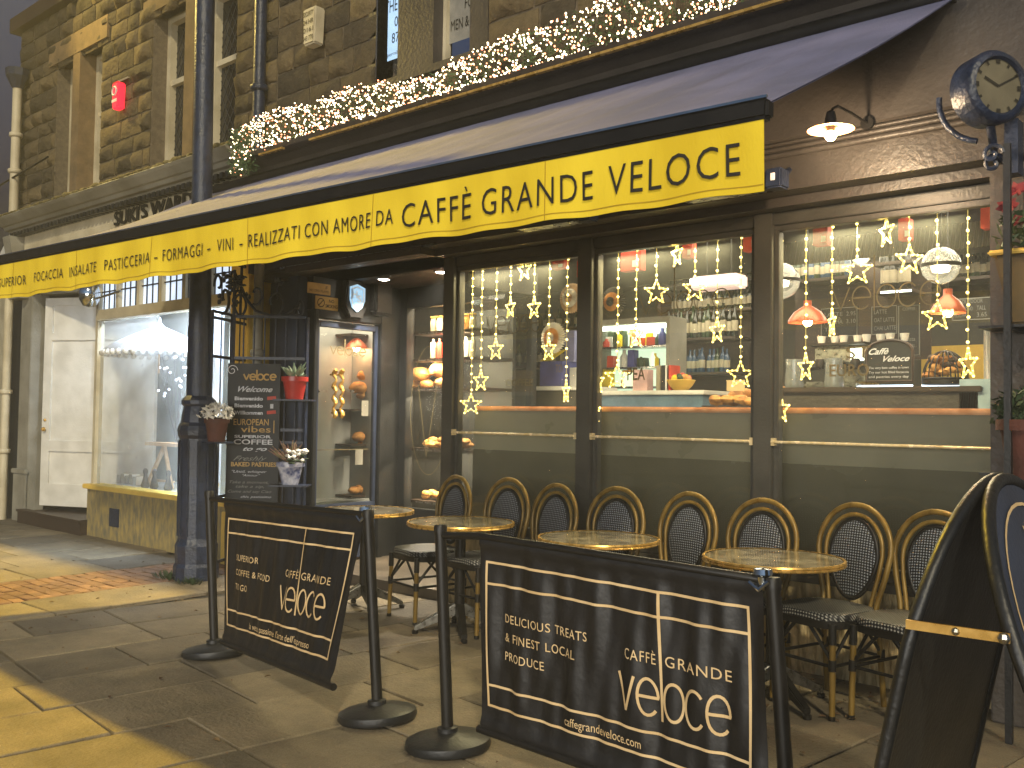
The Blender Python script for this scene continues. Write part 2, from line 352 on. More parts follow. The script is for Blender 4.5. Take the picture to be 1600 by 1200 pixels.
# ------------------------------------------------------------------ lettering (built-in font outlines turned into mesh)
def glyphs(text, bold=0.0, shear=0.0, space=1.0):
    cu = bpy.data.curves.new('tmp', 'FONT'); cu.body = text; cu.size = 1; cu.offset = bold; cu.shear = shear; cu.space_character = space; cu.resolution_u = 3
    ob = bpy.data.objects.new('tmp', cu); C.objects.link(ob)
    dg = bpy.context.evaluated_depsgraph_get(); me = ob.evaluated_get(dg).to_mesh()
    vs = [(v.co.x, v.co.y) for v in me.vertices]; fs = [tuple(p.vertices) for p in me.polygons]
    ob.evaluated_get(dg).to_mesh_clear(); bpy.data.objects.remove(ob); bpy.data.curves.remove(cu)
    x0 = min(v[0] for v in vs); x1 = max(v[0] for v in vs)
    return [(x-x0, y) for x, y in vs], fs, x1-x0
def text(mb, s, fn, u0, u1, v, h, **kw):
    """letters from u0 to u1 on baseline v, cap height h (u, v in metres of the surface fn(u, v))"""
    vs, fs, wd = glyphs(s, **kw); sx = (u1-u0)/wd; sy = h/.72
    mb.add([fn(u0+x*sx, v+y*sy) for x, y in vs], fs); return mb
def stroke(mb, pts, fn, wd):
    """flat ribbon of width wd along a polyline in surface coordinates"""
    P2 = [Vector(p) for p in pts]; L = []
    for i, p in enumerate(P2):
        t = (P2[min(i+1, len(P2)-1)]-P2[max(i-1, 0)]); t.normalize(); n = Vector((-t.y, t.x))*wd/2; L.append((p+n, p-n))
    vs = [fn(q.x, q.y) for ab in L for q in ab]
    return mb.add(vs, [(2*i, 2*i+1, 2*i+3, 2*i+2) for i in range(len(P2)-1)])
def arc(cx, cy, rx, ry, a0, a1, n=20): return [(cx+rx*math.cos(R(a0+(a1-a0)*i/n)), cy+ry*math.sin(R(a0+(a1-a0)*i/n))) for i in range(n+1)]
def line(a, b, n=12): return [(a[0]+(b[0]-a[0])*i/n, a[1]+(b[1]-a[1])*i/n) for i in range(n+1)]
def logo(mb, fn, u0, u1, v0, h, ltop, wd):
    """thin geometric 'veloce', x-height h, the l running up to ltop"""
    W = u1-u0; e = W/5.25; r = h/2; rx = e*.46
    x = u0; stroke(mb, line((x, v0+h), (x+e*.45, v0))+line((x+e*.45, v0), (x+e*.9, v0+h)), fn, wd)
    def E(cx): stroke(mb, line((cx-rx*.9, v0+r), (cx+rx, v0+r), 6)+arc(cx, v0+r, rx, r, 4, 315), fn, wd)
    E(u0+e*1.5); stroke(mb, line((u0+e*2.13, v0-h*.1), (u0+e*2.13, ltop), 20), fn, wd)
    stroke(mb, arc(u0+e*2.72, v0+r, rx, r, 0, 360, 28), fn, wd); stroke(mb, arc(u0+e*3.75, v0+r, rx, r, 42, 318), fn, wd); E(u0+e*4.78)
    return u0+e*2.13
def flat(o, ux, vy):
    o = Vector(o); ux = Vector(ux); vy = Vector(vy); return lambda u, v: o+ux*u+vy*v
def struct(o): o['kind'] = 'structure'; return o

# ================================================================== ground
WY = 5.3                      # plane of the cafe front
g = M(); g.add([(-60, -40, -.03), (40, -40, -.03), (40, 60, -.03), (-60, 60, -.03)], [(0, 1, 2, 3)]); struct(g.build('ground', 'joint'))
TH = R(6.8); EX = Vector((math.cos(TH), -math.sin(TH), 0)); EYV = Vector((math.sin(TH), math.cos(TH), 0))
def slab(mb, x0, x1, y0, y1, fr, z=0.0, gap=.006, ch=.007, val=None):
    v = rnd.random() if val is None else val; z += rnd.uniform(-.002, .002); tx = rnd.uniform(-.003, .003); ty = rnd.uniform(-.003, .003)
    x0 += gap; x1 -= gap; y0 += gap; y1 -= gap
    o = len(mb.v)
    for k, (dz, ins) in enumerate(((-.03, 0), (-.006, 0), (0, ch))):
        for (x, y, sx, sy) in ((x0+ins, y0+ins, -1, -1), (x1-ins, y0+ins, 1, -1), (x1-ins, y1-ins, 1, 1), (x0+ins, y1-ins, -1, 1)):
            jx = rnd.uniform(-.004, .004); jy = rnd.uniform(-.004, .004)
            p = fr(x+jx, y+jy); mb.v.append(Vector((p.x, p.y, z+dz+tx*sx+ty*sy)))
    fs = [(o+8, o+9, o+10, o+11)]
    for k in (0, 4):
        for i in range(4): fs.append((o+k+i, o+k+(i+1) % 4, o+k+4+(i+1) % 4, o+k+4+i))
    mb.f += fs; mb.a += [v]*len(fs)
pv = M(); pv.a = []
rows = [-7.13, -6.58, -6.01, -5.45, -4.93, -4.39, -3.84, -3.28, -2.72, -2.15, -1.6, -1.05, -.5, .05, .6, 1.15, 1.7, 2.25, 2.8, 3.4]
for i in range(len(rows)-1):
    y = -2.5+rnd.random()*.8
    while y < 5.6:
        L = rnd.uniform(.55, 1.15); slab(pv, rows[i], rows[i+1], y, y+L, lambda a, b: EX*a+EYV*b); y += L
struct(pv.build('pavement', 'flag'))
band = M(); band.a = []
for (xa, xb) in ((-7.5, -6.87),):
    y = -2.0
    while y < 5.2:
        L = rnd.uniform(.7, 1.2); slab(band, xa, xb, y, y+L, lambda a, b: Vector((a, b, 0)), z=.006); y += L
x = -8.42
y = -2.0
while x > -15:
    x1 = x-rnd.uniform(.6, .85); y = -2+rnd.random()
    while y < 5.0:
        L = rnd.uniform(.5, 1.0); slab(band, x1, x, y, y+L, lambda a, b: Vector((a, b, 0)), z=.004); y += L
    x = x1
struct(band.build('pavement_band', 'flag'))
bk = M(); bk.a = []
y = -2.0; k = 0
while y < 5.1:
    x = -8.42 - (.11 if k % 2 else 0)
    while x < -7.5:
        slab(bk, max(x, -8.42), min(x+.22, -7.5), y, y+.105, lambda a, b: Vector((a, b, 0)), z=.003, gap=.004, ch=.005); x += .22
    y += .105; k += 1
struct(bk.build('brick_paving', 'brick'))

# ================================================================== rock-faced stone wall
def stones(mb, x0, x1, z0, z1, Y, holes, course=(.17, .25), seed=1, depth=.07):
    rg = random.Random(seed); z = z0
    while z < z1-.03:
        h = min(rg.uniform(*course), z1-z)
        if z1-z-h < .08: h = z1-z
        xs = x0
        while xs < x1-.02:
            wd = rg.uniform(.24, .55); xe = min(xs+wd, x1)
            if x1-xe < .12: xe = x1
            for hx0, hx1, hz0, hz1 in holes:
                if hz0-.02 < z+h/2 < hz1+.02:
                    if hx0-1e-3 <= xs < hx1-1e-3: xs = hx1; xe = min(xs+wd, x1)
                    elif xs < hx0 < xe: xe = hx0
            if xs >= x1: break
            n, m, v = 6, 4, rg.random(); o = len(mb.v); s = rg.random()*100; gp = .011
            amp = depth*rg.uniform(.5, 1.2)
            for j in range(m+1):
                for i in range(n+1):
                    a = i/n; b = j/m; e = min(a, 1-a)*n*.8; e2 = min(b, 1-b)*m*.8; ed = min(1, e)*min(1, e2)
                    px = xs+gp+(xe-xs-2*gp)*a; pz = z+gp+(h-2*gp)*b
                    bul = ed*amp*(.55+.9*noise.noise(Vector((px*5, s, pz*6)))+.35*noise.noise(Vector((px*14, s, pz*16))))
                    px += .014*noise.noise(Vector((px*9, pz*9, s+3))); pz += .012*noise.noise(Vector((px*9, pz*9, s+7)))
                    mb.v.append(Vector((px, Y-bul-.004*(ed > 0), pz)))
            for j in range(m):
                for i in range(n):
                    mb.f.append((o+j*(n+1)+i, o+j*(n+1)+i+1, o+(j+1)*(n+1)+i+1, o+(j+1)*(n+1)+i)); mb.a.append(v)
            # returns into the joint
            ring = [o+i for i in range(n+1)]+[o+j*(n+1)+n for j in range(1, m+1)]+[o+m*(n+1)+i for i in range(n-1, -1, -1)]+[o+j*(n+1) for j in range(m-1, 0, -1)]
            q = len(mb.v)
            for idx in ring: c = mb.v[idx]; mb.v.append(Vector((c.x, Y+.03, c.z)))
            for i in range(len(ring)):
                i2 = (i+1) % len(ring); mb.f.append((ring[i2], ring[i], q+i, q+i2)); mb.a.append(v)
            xs = xe
        z += h
def wall_with_holes(mb, x0, x1, z0, z1, Y, th, holes):
    xs = sorted({x0, x1, *[h[0] for h in holes], *[h[1] for h in holes]}); zs = sorted({z0, z1, *[h[2] for h in holes], *[h[3] for h in holes]})
    for i in range(len(xs)-1):
        for j in range(len(zs)-1):
            cx = (xs[i]+xs[i+1])/2; cz = (zs[j]+zs[j+1])/2
            if any(h[0] < cx < h[1] and h[2] < cz < h[3] for h in holes): continue
            mb.box((xs[i], Y, zs[j]), (xs[i+1], Y+th, zs[j+1]))
BX = -7.72   # party line between the two buildings
W1 = (PY(88, 150, WY).x, PY(158, 150, WY).x, 4.16, 6.0)
W2 = (PY(238, 100, WY).x, PY(368, 100, WY).x, 4.16, 6.0)
W3 = (PY(588, 50, WY).x, PY(762, 50, WY).x, 4.30, 6.2)
SL = PY(30, 150, WY).x
shop = thing('shop_building', 'dark stone terraced shop with white door and misty lit window under SUKI\'S WARDROBE board', 'building', (-9.7, WY, 0))
mb = M(); mb.a = []; stones(mb, SL, BX, 3.9, 6.75, WY, [W1, W2], seed=3); mb.build('stone_wall', 'stone', shop, True)
mb = M(); wall_with_holes(mb, SL, BX, 0, 6.75, WY+.012, .3, [W1, W2, (-13.1, -8.1, 0, 3.5)]); mb.box((SL, WY+.32, 0), (SL+.3, WY+6, 6.75)); mb.build('wall', 'mortar', shop)
mb = M(); mb.box((SL-.15, WY-.1, 6.75), (BX, WY+1, 6.95)); mb.build('eaves', 'ashlar' if False else 'wood', shop)
def ashlar(boxes, name, parent):
    m = M(); m.a = []
    for a, b in boxes: m.box(a, b); m.a += [rnd.random()]*6
    return m.build(name, 'ashlar', parent, bevel=0)
def upper_window(par, W, mull, lattice=False, light=False, sash=True):
    x0, x1, z0, z1 = W; dp = .24
    fr = thing('window', None, None); fr.parent = par; fr.location = Vector((x0, WY, z0))-par.location
    # dressed surround
    m = M(); m.a = []
    bx = [((x0-.18, WY-.035, z1), (x1+.18, WY+.28, z1+.28)), ((x0-.1, WY-.07, z0-.14), (x1+.1, WY+.30, z0))]
    if mull: bx.append((((x0+x1)/2-.1, WY-.03, z0), ((x0+x1)/2+.1, WY+.26, z1)))
    for a, b in bx: m.box(a, b); m.a += [rnd.random()]*6
    m.build('stone_surround', 'ashlar', fr)
    spans = [(x0, (x0+x1)/2-.1), ((x0+x1)/2+.1, x1)] if mull else [(x0, x1)]
    m = M(); gl = M(); ld = M()
    for a, b in spans:
        y0, y1 = WY+dp-.06, WY+dp+.04; t = .075
        m.box((a, y0, z0), (a+t, y1, z1)); m.box((b-t, y0, z0), (b, y1, z1)); m.box((a+t, y0, z0), (b-t, y1, z0+.1)); m.box((a+t, y0, z1-t), (b-t, y1, z1))
        if sash: zm = z0+.62*(z1-z0)-.1; m.box((a+t, y0+.02, zm), (b-t, y1, zm+.06))
        gl.add([(a+t, y1-.02, z0+.1), (b-t, y1-.02, z0+.1), (b-t, y1-.02, z1-t), (a+t, y1-.02, z1-t)], [(0, 1, 2, 3)])
        if lattice:
            q = a+t; ww = b-a-2*t; hh = z1-z0-.2; s = .16
            n = int((ww+hh)/s)+1
            for sg in (1, -1):
                for i in range(n):
                    c = i*s
                    pts = []
                    for u in [k*.02 for k in range(int(ww/.02)+1)]:
                        zz = (c-u*1.5) if sg > 0 else (c-(ww-u)*1.5)
                        if 0 <= zz <= hh: pts.append((q+u, y1-.025, z0+.1+zz))
                    if len(pts) > 1: ld.tube([pts[0], pts[-1]], .004, 4)
    fo = m.build('frame', 'cream', fr); gl.build('pane', 'darkglass', fr)
    if lattice: ld.build('leading', 'lead', fr)
    return fr
upper_window(shop, W1, True); upper_window(shop, W2, True, True)
# cornice of the shopfront: stepped moulding with a mossy lead top and a dentil row
CX0, CX1, CY = -13.25, BX-.05, 4.8
mb = M()
prof = [(WY, 3.98), (4.80, 3.955), (4.78, 3.935), (4.80, 3.91), (4.87, 3.845), (4.90, 3.84), (4.92, 3.80), (4.97, 3.795), (4.98, 3.765), (5.02, 3.76), (5.03, 3.70), (WY, 3.70)]
mb.prism([(CX0, a, b) for a, b in prof], (CX1-CX0, 0, 0)); mb.build('cornice', 'greypaint', shop)
mb = M(); x = CX0
while x < CX1:
    L = rnd.uniform(.06, .16); h = rnd.uniform(.008, .03)
    mb.ball((x+L/2, 4.80+rnd.uniform(-.01, .02), 3.96), .5, 6, (L*1.3, .05, h*2), .3); x += L*.8
mb.build('moss_edge', mat('pale_moss', '#8a7c4c', .95, c2='#5d5432', scale=30, bump=.8), shop, True)
mb = M(); x = CX0+.15
while x < CX1-.05: mb.box((x, 4.93, 3.702), (x+.055, 5.025, 3.757)); x += .1
mb.build('dentils', 'black', shop)
fb = M(); fb.box((CX0+.35, 5.04, 2.98), (CX1, 5.2, 3.70)); fbo = fb.build('fascia_board', 'cream', shop)
fn = flat((PY(180, 352, 5.03).x, 5.03, PY(180, 353, 5.03).z), (1, 0, 0), (0, 0, 1))
lt = M(); text(lt, "SUKI'S WARDROBE", fn, 0, 2.35, 0, .155, bold=.02)
lt2 = M(); lt2.add(lt.v, lt.f); o = len(lt2.v); lt2.add([v-Vector((0, .02, 0)) for v in lt.v], [f[::-1] for f in lt.f])
lt2.build('lettering', 'blackmetal', fbo)
mb = M(); mb.prism([(CX0+.32, 4.86, 3.70), (CX0+.32, 5.0, 2.95), (CX0+.32, 5.2, 2.95), (CX0+.32, 5.2, 3.70)], (-.22, 0, 0)); mb.box((CX0+.02, 4.97, 2.9), (CX0+.40, 5.2, 2.98)); mb.build('console', 'greypaint', shop)
# shopfront: door recess, door, step, window, riser, pilasters
SY = 5.12
dx0, dx1 = PY(55, 600, SY).x, PY(142, 760, SY).x
rx1 = PY(365, 600, SY).x
mb = M(); mb.box((dx0-.45, SY-.02, 0), (dx0-.12, SY+.2, 2.95)); mb.box((dx0-.50, SY-.07, .62), (dx0-.08, SY-.02, .68)); mb.box((dx0-.48, SY-.05, 0), (dx0-.1, SY-.021, .62)); mb.build('pilaster', 'greypaint', shop, bevel=.008)
mb = M(); mb.box((CX0-.4, SY+.02, 0), (dx0-.45, SY+.2, 3.5)); mb.build('end_wall', 'black', shop)
mb = M(); mb.box((dx0-.12, 5.0, .0), (dx1+.02, 6.3, .15)); mb.box((dx0-.12, 4.98, .15), (dx1+.02, 5.08, .18)); mb.build('doorstep', 'wood', shop)
# door leaf, standing open into the recess
dp0 = Vector((dx0-.05, 5.28, 0)); dp1 = Vector((dx1-.12, 5.98, 0)); dd = (dp1-dp0); dl = dd.length; dd.normalize(); dn = Vector((dd.y, -dd.x, 0))
def DF(u, v, o=0): return dp0+dd*u+dn*o+Vector((0, 0, v))
def dbox(m, u0, u1, v0, v1, o0, o1):
    m.prism([DF(u0, v0, o0), DF(u1, v0, o0), DF(u1, v1, o0), DF(u0, v1, o0)], dn*(o1-o0))
mb = M(); dbox(mb, 0, dl, .22, 2.9, 0, .03)
st = .12; mid = dl/2
for (a, b) in ((0, st), (mid-st/2, mid+st/2), (dl-st, dl)): dbox(mb, a, b, .22, 2.9, .031, .055)
for (a, b) in ((.22, .5), (.92, 1.06), (2.35, 2.45), (2.8, 2.9)):
    for (p, q) in ((st, mid-st/2), (mid+st/2, dl-st)): dbox(mb, p, q, a, b, .031, .0545)
do = mb.build('door', 'white', shop); hm = M(); hm.ball(DF(.06, 1.2, .09), .028, 10); hm.ball(DF(.06, 1.32, .07), .02, 8); hm.build('door_knob', 'gold', do, True)
mb = M(); mb.box((dx0-.12, 6.15, .15), (dx1+.3, 6.25, 3.3)); mb.box((dx0-.12, 5.2, 2.95), (dx1+.3, 6.2, 3.0)); mb.build('door_recess', 'greypaint', shop)
mb = M(); mb.box((dx1, SY-.04, 0), (rx1+.02, SY+.1, .545)); ro = mb.build('stall_riser', 'riser', shop)
vm = M(); vm.box((PY(172, 820, SY-.04).x, SY-.055, .16), (PY(186, 820, SY-.04).x, SY-.041, .36)); vm.build('air_vent', 'iron', ro)
mb = M(); mb.box((dx1-.03, SY-.09, .546), (rx1+.02, SY+.14, .60)); mb.build('window_sill', 'ochre', shop, bevel=.008)
wx0, wx1, wz0, wz1, tz = dx1+.02, rx1, .60, 2.50, 2.62
mb = M(); mb.box((wx0-.02, SY+.0, wz0), (wx0+.04, SY+.08, 2.98)); mb.box((wx1-.06, SY, wz0), (wx1, SY+.08, 2.98)); mb.box((wx0+.04, SY-.03, wz1), (wx1-.06, SY+.09, tz)); mb.box((wx0+.04, SY-.01, 2.95), (wx1-.06, SY+.08, 2.98))
n = 6
for i in range(1, n): xx = wx0+(wx1-wx0)*i/n; mb.box((xx-.03, SY, tz), (xx+.03, SY+.07, 2.95))
wo = mb.build('shop_window', 'cream', shop)
gm = M(); gm.add([(wx0+.04, SY+.04, wz0), (wx1-.06, SY+.04, wz0), (wx1-.06, SY+.04, wz1), (wx0+.04, SY+.04, wz1)], [(0, 1, 2, 3)]); gm.build('pane', 'shopglass', wo)
gm = M(); gm.add([(wx0+.04, SY+.05, tz), (wx1-.06, SY+.05, tz), (wx1-.06, SY+.05, 2.95), (wx0+.04, SY+.05, 2.95)], [(0, 1, 2, 3)]); gm.build('transom_light', 'coolglow', wo)
ld = M(); x = wx0+.1
while x < wx1-.08: ld.box((x-.003, SY+.03, tz), (x+.003, SY+.045, 2.95)); x += .125
ld.box((wx0+.04, SY+.03, 2.83), (wx1-.06, SY+.044, 2.845)); ld.build('leading', 'lead', wo)
mb = M(); mb.box((rx1, SY-.06, 0), (BX-.02, SY+.2, 2.98)); mb.box((rx1-.02, SY-.09, 0), (BX-.01, SY-.061, .5)); mb.build('ochre_pilaster', 'ochre', shop, bevel=.008)
mb = M(); mb.box((wx0-.6, 6.45, 0), (wx1+.5, 6.5, 3.4)); mb.box((wx0-.05, SY+.1, .5), (wx1+.5, 6.45, .58)); mb.box((wx0-.05, SY+.1, 3.1), (wx1+.5, 6.45, 3.15)); mb.box((wx1+.1, SY+.2, .58), (wx1+.15, 6.45, 3.1)); mb.build('window_display_floor', mat('shop_interior', '#a9adb0', .8, c2='#8f9498', scale=2), shop)

# things in the shop window
vc = M()
def voile(u, v): return Vector((wx0+.45+(wx1-wx0-.5)*u, 6.1+.05*math.sin(u*42)+.02*math.sin(u*97+2), .62+2.3*v))
vc.grid(voile, 120, 8); tag(vc.build('voile_curtain', 'curtain', None, True), 'pale misty voile curtain hanging behind the shop window', 'curtain')
pc = PY(250, 500, 5.65); um = thing('parasol', 'white lace edged parasol hung high in the misty shop window', 'parasol', (pc.x, pc.y, 1.9))
mb = M(); pr = [(.62, 2.13), (.60, 2.17), (.45, 2.27), (.25, 2.37), (.06, 2.45), (.015, 2.5), (.012, 2.56), (0, 2.56)]; mb.lathe(pr, (pc.x, pc.y, 0), 32, None, False); mb.build('canopy', 'curtain', um, True)
mb = M(); 
for i in range(40): a = i*math.pi/20; mb.ball((pc.x+.62*math.cos(a), pc.y+.62*math.sin(a), 2.12), .035, 6)
mb.build('lace_edge', 'white', um, True); mb = M(); mb.tube([(pc.x, pc.y, 1.9), (pc.x, pc.y, 2.5)], .012); mb.build('shaft', 'palewood', um)
ep = PY(268, 770, 5.55); ea = thing('trestle', 'pale wooden A frame trestle standing on the shop window floor', 'trestle', (ep.x, ep.y, .58))
mb = M(); t = PY(257, 697, 5.55)
for dx in (-.28, .28): mb.bar((t.x, 5.55, t.z), (t.x+dx, 5.5, .585), .035)
mb.build('leg_frame', 'palewood', ea); mb = M(); mb.box((t.x-.36, 5.5, t.z), (t.x+.4, 5.62, t.z+.04)); mb.build('top_rail', 'palewood', ea); mb = M(); mb.bar((t.x-.26, 5.53, .66), (t.x+.26, 5.53, .66), .025); mb.build('stretcher', 'palewood', ea)
for i, (x, y) in enumerate(((227, 752), (241, 752), (263, 752))):
    p = PY(x, y, 5.36); b = M(); b.lathe([(.035, 0), (.05, .03), (.03, .1), (.018, .15), (.03, .19), (.02, .22), (0, .23)], (p.x, p.y, .581), 10)
    tag(b.build('figurine', 'wood', None, True), 'small dark figurine standing on the shop window sill', 'figurine', 'figurines in the shop window')
p = PY(198, 748, 5.5); b = M()
for i in range(5): b.box((p.x-.25+i*.1, p.y, .581), (p.x-.17+i*.1, p.y+.1, .581+.1+.02*(i % 2)))
tag(b.build('letter_blocks', 'white', None), 'row of white letter blocks low in the shop window', 'blocks')
lt = thing('twig_lights', 'cluster of cool fairy lights glowing in the shop window', 'fairy lights', (PY(272, 590, 5.9).x, 5.9, 1.2))
b = M(); c = M(); base = PY(275, 690, 5.9)
for i in range(26):
    q = PY(245+rnd.random()*55, 550+rnd.random()*70, 5.85+rnd.random()*.1); b.ball(q, .014, 6); c.tube([base, (base*.4+q*.6)+Vector((0, 0, .05)), q], .003, 4)
b.build('lamp_bulbs', mat('cool_bulb', '#ffffff', emit=4, ecol='#dcebff', sample=False), lt); c.build('twigs', 'wood', lt)
# fittings on the shop
fl = thing('floodlight', 'chrome domed floodlight at the left end of the shop window head', 'floodlight', PY(140, 462, 4.98))
p = fl.location.copy(); mb = M(); mb.lathe([(.0, -.14), (.07, -.12), (.11, -.05), (.12, .04), (.09, .12), (.03, .15), (0, .15)], p, 20); mb.build('housing', 'chrome', fl, True); mb = M(); mb.tube([p+Vector((.05, 0, -.05)), p+Vector((.25, .05, -.02)), p+Vector((.5, .12, .03))], .014); mb.build('arm', 'steel', fl)
def alarm(name, label, cat, px, Y, wd, ht, dpth, material, front=None, top=None):
    c = PY(*px, Y); a = thing(name, label, cat, c); mb = M()
    mb.prism([c+Vector((-wd/2, 0, ht/2)), c+Vector((wd/2, 0, ht/2)), c+Vector((wd*.42, 0, -ht/2)), c+Vector((-wd*.42, 0, -ht/2))], (0, dpth, 0)); mb.build('case', material, a, bevel=.015); return a, c
a, c = alarm('alarm_box', 'glowing red alarm box on the stone wall beside the mullioned window', 'alarm box', (179, 149), WY-.14, .15, .31, .1, 'redglow')
mb = M(); mb.tube(arc3 := [c+Vector((.05*math.cos(t*.3), -.004, .05+.05*math.sin(t*.3))) for t in range(21)], .012, 6, True); mb.box((c.x-.06, c.y-.006, c.z-.08), (c.x+.06, c.y-.001, c.z-.045)); mb.build('emblem', 'white', a)
mb = M(); mb.prism([c+Vector((-.075, 0, .158)), c+Vector((.075, 0, .158)), c+Vector((.10, .1, .23)), c+Vector((-.05, .1, .23))], (0, .03, 0)); mb.build('lid', 'cream', a)
a, c = alarm('alarm_box', 'cream painted alarm box with dark print high on the stone wall', 'alarm box', (482, 40), WY-.16, .19, .34, .12, 'cream')
mb = M(); fn = flat((c.x-.075, c.y-.004, c.z), (1, 0, 0), (0, 0, 1))
for k, s in enumerate(('SECURITY', '24 HR', '0161', '343 770')): text(mb, s, fn, .0, .15, .09-k*.075, .045, bold=.01)
mb.build('lettering', 'ink', a)
# pipes
def pipe(name, label, pts, r, m_, coll=()):
    t = thing(name, label, 'drainpipe', pts[-1]); mb = M(); mb.tube(pts, r, 12); mb.build('pipe', m_, t, True)
    mb = M()
    for z in coll:
        q = Vector(pts[0]); mb.lathe([(r*1.25, z-.03), (r*1.45, z-.02), (r*1.45, z+.02), (r*1.25, z+.03)], (pts[0][0], pts[0][1], 0), 12)
    if coll: mb.build('collar', m_, t, True)
    return t
q = PY(27, 150, 5.15); pt = pipe('drainpipe', 'cream drainpipe with hopper head on the far corner of the stone wall', [(q.x, 5.15, 5.85), (q.x, 5.15, 4.0)], .06, 'cream', (5.2, 4.7))
mb = M(); mb.lathe([(.07, 5.84), (.15, 6.0), (.16, 6.1), (.05, 6.1)], (q.x, 5.15, 0), 10); mb.build('hopper', 'iron', pt)
q = PY(10, 600, 5.0); pipe('drainpipe', 'cream drainpipe beside the white shop door with a looped cable', [(q.x, 5.0, 2.95), (q.x, 5.0, 0.0)], .055, 'cream', (1.68, .9))
q = PY(410, 100, 5.22); pipe('drainpipe', 'dark drainpipe between the stone windows and cream alarm box', [(q.x, 5.19, 6.7), (q.x, 5.19, 3.85)], .06, 'iron', (5.6, 4.6))
q = PY(405, 430, 4.98); pipe('drainpipe', 'pale grey drainpipe beside the ochre pilaster behind the iron gate', [(q.x, 4.98, 2.95), (q.x, 4.98, 0.0)], .045, 'greypaint', (2.0,))
# white gabled neighbour beyond
nb = thing('gabled_house', 'white gabled house end beyond the stone shop', 'house', (-22, 9, 0))
mb = M(); gx = PY(60, 250, 9).x; mb.prism([(gx-6, 9, 0), (gx+.0, 9, 0), (gx, 9, 6.2), (gx-2.4, 9, 4.4+0), (gx-6, 9, 4.4)], (0, 5, 0)); mb.build('wall', 'cream', nb)
mb = M(); mb.bar((gx-2.6, 8.9, 4.3), (gx+.1, 8.9, 6.35), .12, .2); mb.build('bargeboard', 'white', nb)
cb = M(); a_ = Vector((SL-2.5, 5.0, 4.35)); b_ = Vector((PY(75, 245, 5.15).x, 5.15, PY(75, 245, 5.15).z)); cb.tube([a_, (a_+b_)/2+Vector((0, 0, -.05)), b_], .014, 6); tag(cb.build('overhead_cable', 'blackmetal'), 'thin black cable slung to the stone wall at its far corner', 'cable')

# ================================================================== café building
cafe = thing('cafe_building', 'charcoal café front with three big windows, corner porch and stone storey above', 'building', (-3.2, WY, 0))
mb = M(); mb.a = []; stones(mb, BX, 2.2, 3.85, 6.75, WY, [W3, (-.9, .6, 4.3, 6.2)], seed=11); mb.build('stone_wall', 'stone', cafe, True)
mb = M(); wall_with_holes(mb, BX, 2.2, 3.6, 6.75, WY+.012, .3, [W3]); mb.build('wall', 'mortar', cafe)
mb = M(); mb.box((BX, WY-.1, 6.75), (2.2, WY+1, 6.95)); mb.build('eaves', 'wood', cafe)
# upper window with backlit posters
fr = thing('window', None, None); fr.parent = cafe; fr.location = Vector((W3[0], WY, W3[2]))-cafe.location
a0, a1 = PY(596, 90, WY+.12).x, PY(634, 90, WY+.12).x; b0, b1 = PY(700, 60, WY+.12).x, PY(746, 50, WY+.12).x
mb = M(); z0, z1 = W3[2], W3[3]
mb.box((W3[0], WY+.0, z0), (a0-.04, WY+.2, z1)); mb.box((a1+.05, WY-.02, z0), (b0-.03, WY+.2, z1)); mb.box((b1+.03, WY+.0, z0), (W3[1], WY+.2, z1)); mb.box((W3[0], WY-.05, z0-.06), (W3[1], WY+.2, z0)); mb.build('stone_mullion', 'facade', fr)
mb = M()
for p, q in ((a0-.04, a1+.05), (b0-.03, b1+.03)): mb.box((p, WY+.09, z0), (p+.035, WY+.15, z1)); mb.box((q-.035, WY+.09, z0), (q, WY+.15, z1)); mb.box((p+.035, WY+.09, z0), (q-.035, WY+.15, z0+.06))
mb.build('frame', 'cream', fr)
zb = PY(600, 97, WY+.12).z; zc = PY(720, 62, WY+.12).z
mb = M(); mb.add([(a0, WY+.13, zb), (a1, WY+.13, zb), (a1, WY+.13, z1), (a0, WY+.13, z1)], [(0, 1, 2, 3)]); po = mb.build('poster', 'posterblue', fr)
mb = M(); fn = flat((a0, WY+.124, zb), (1, 0, 0), (0, 0, 1)); ww = a1-a0
for s, u, uw, v, h in (('THERA', .10, .98, .425, .115), ('014', .5, .97, .285, .09), ('879', .4, .84, .145, .09), ('uppermillther', .06, .97, .035, .035), ('THE', .1, .5, .60, .1)): text(mb, s, fn, ww*u, ww*uw, v, h)
mb.build('lettering', 'ink', po)
mb = M(); mb.add([(b0, WY+.13, zc), (b1, WY+.13, zc), (b1, WY+.13, z1), (b0, WY+.13, z1)], [(0, 1, 2, 3)]); po = mb.build('poster', 'postergrey', fr)
mb = M(); fn = flat((b0, WY+.124, zc), (1, 0, 0), (0, 0, 1)); ww = b1-b0
for s, u, uw, v, h in (('MEN & W', .08, .98, .10, .09), ('FOR', .55, .97, .25, .09), ('NOTE', .1, .75, .40, .08)): text(mb, s, fn, ww*u, ww*uw, v, h)
mb.build('lettering', 'ink', po)
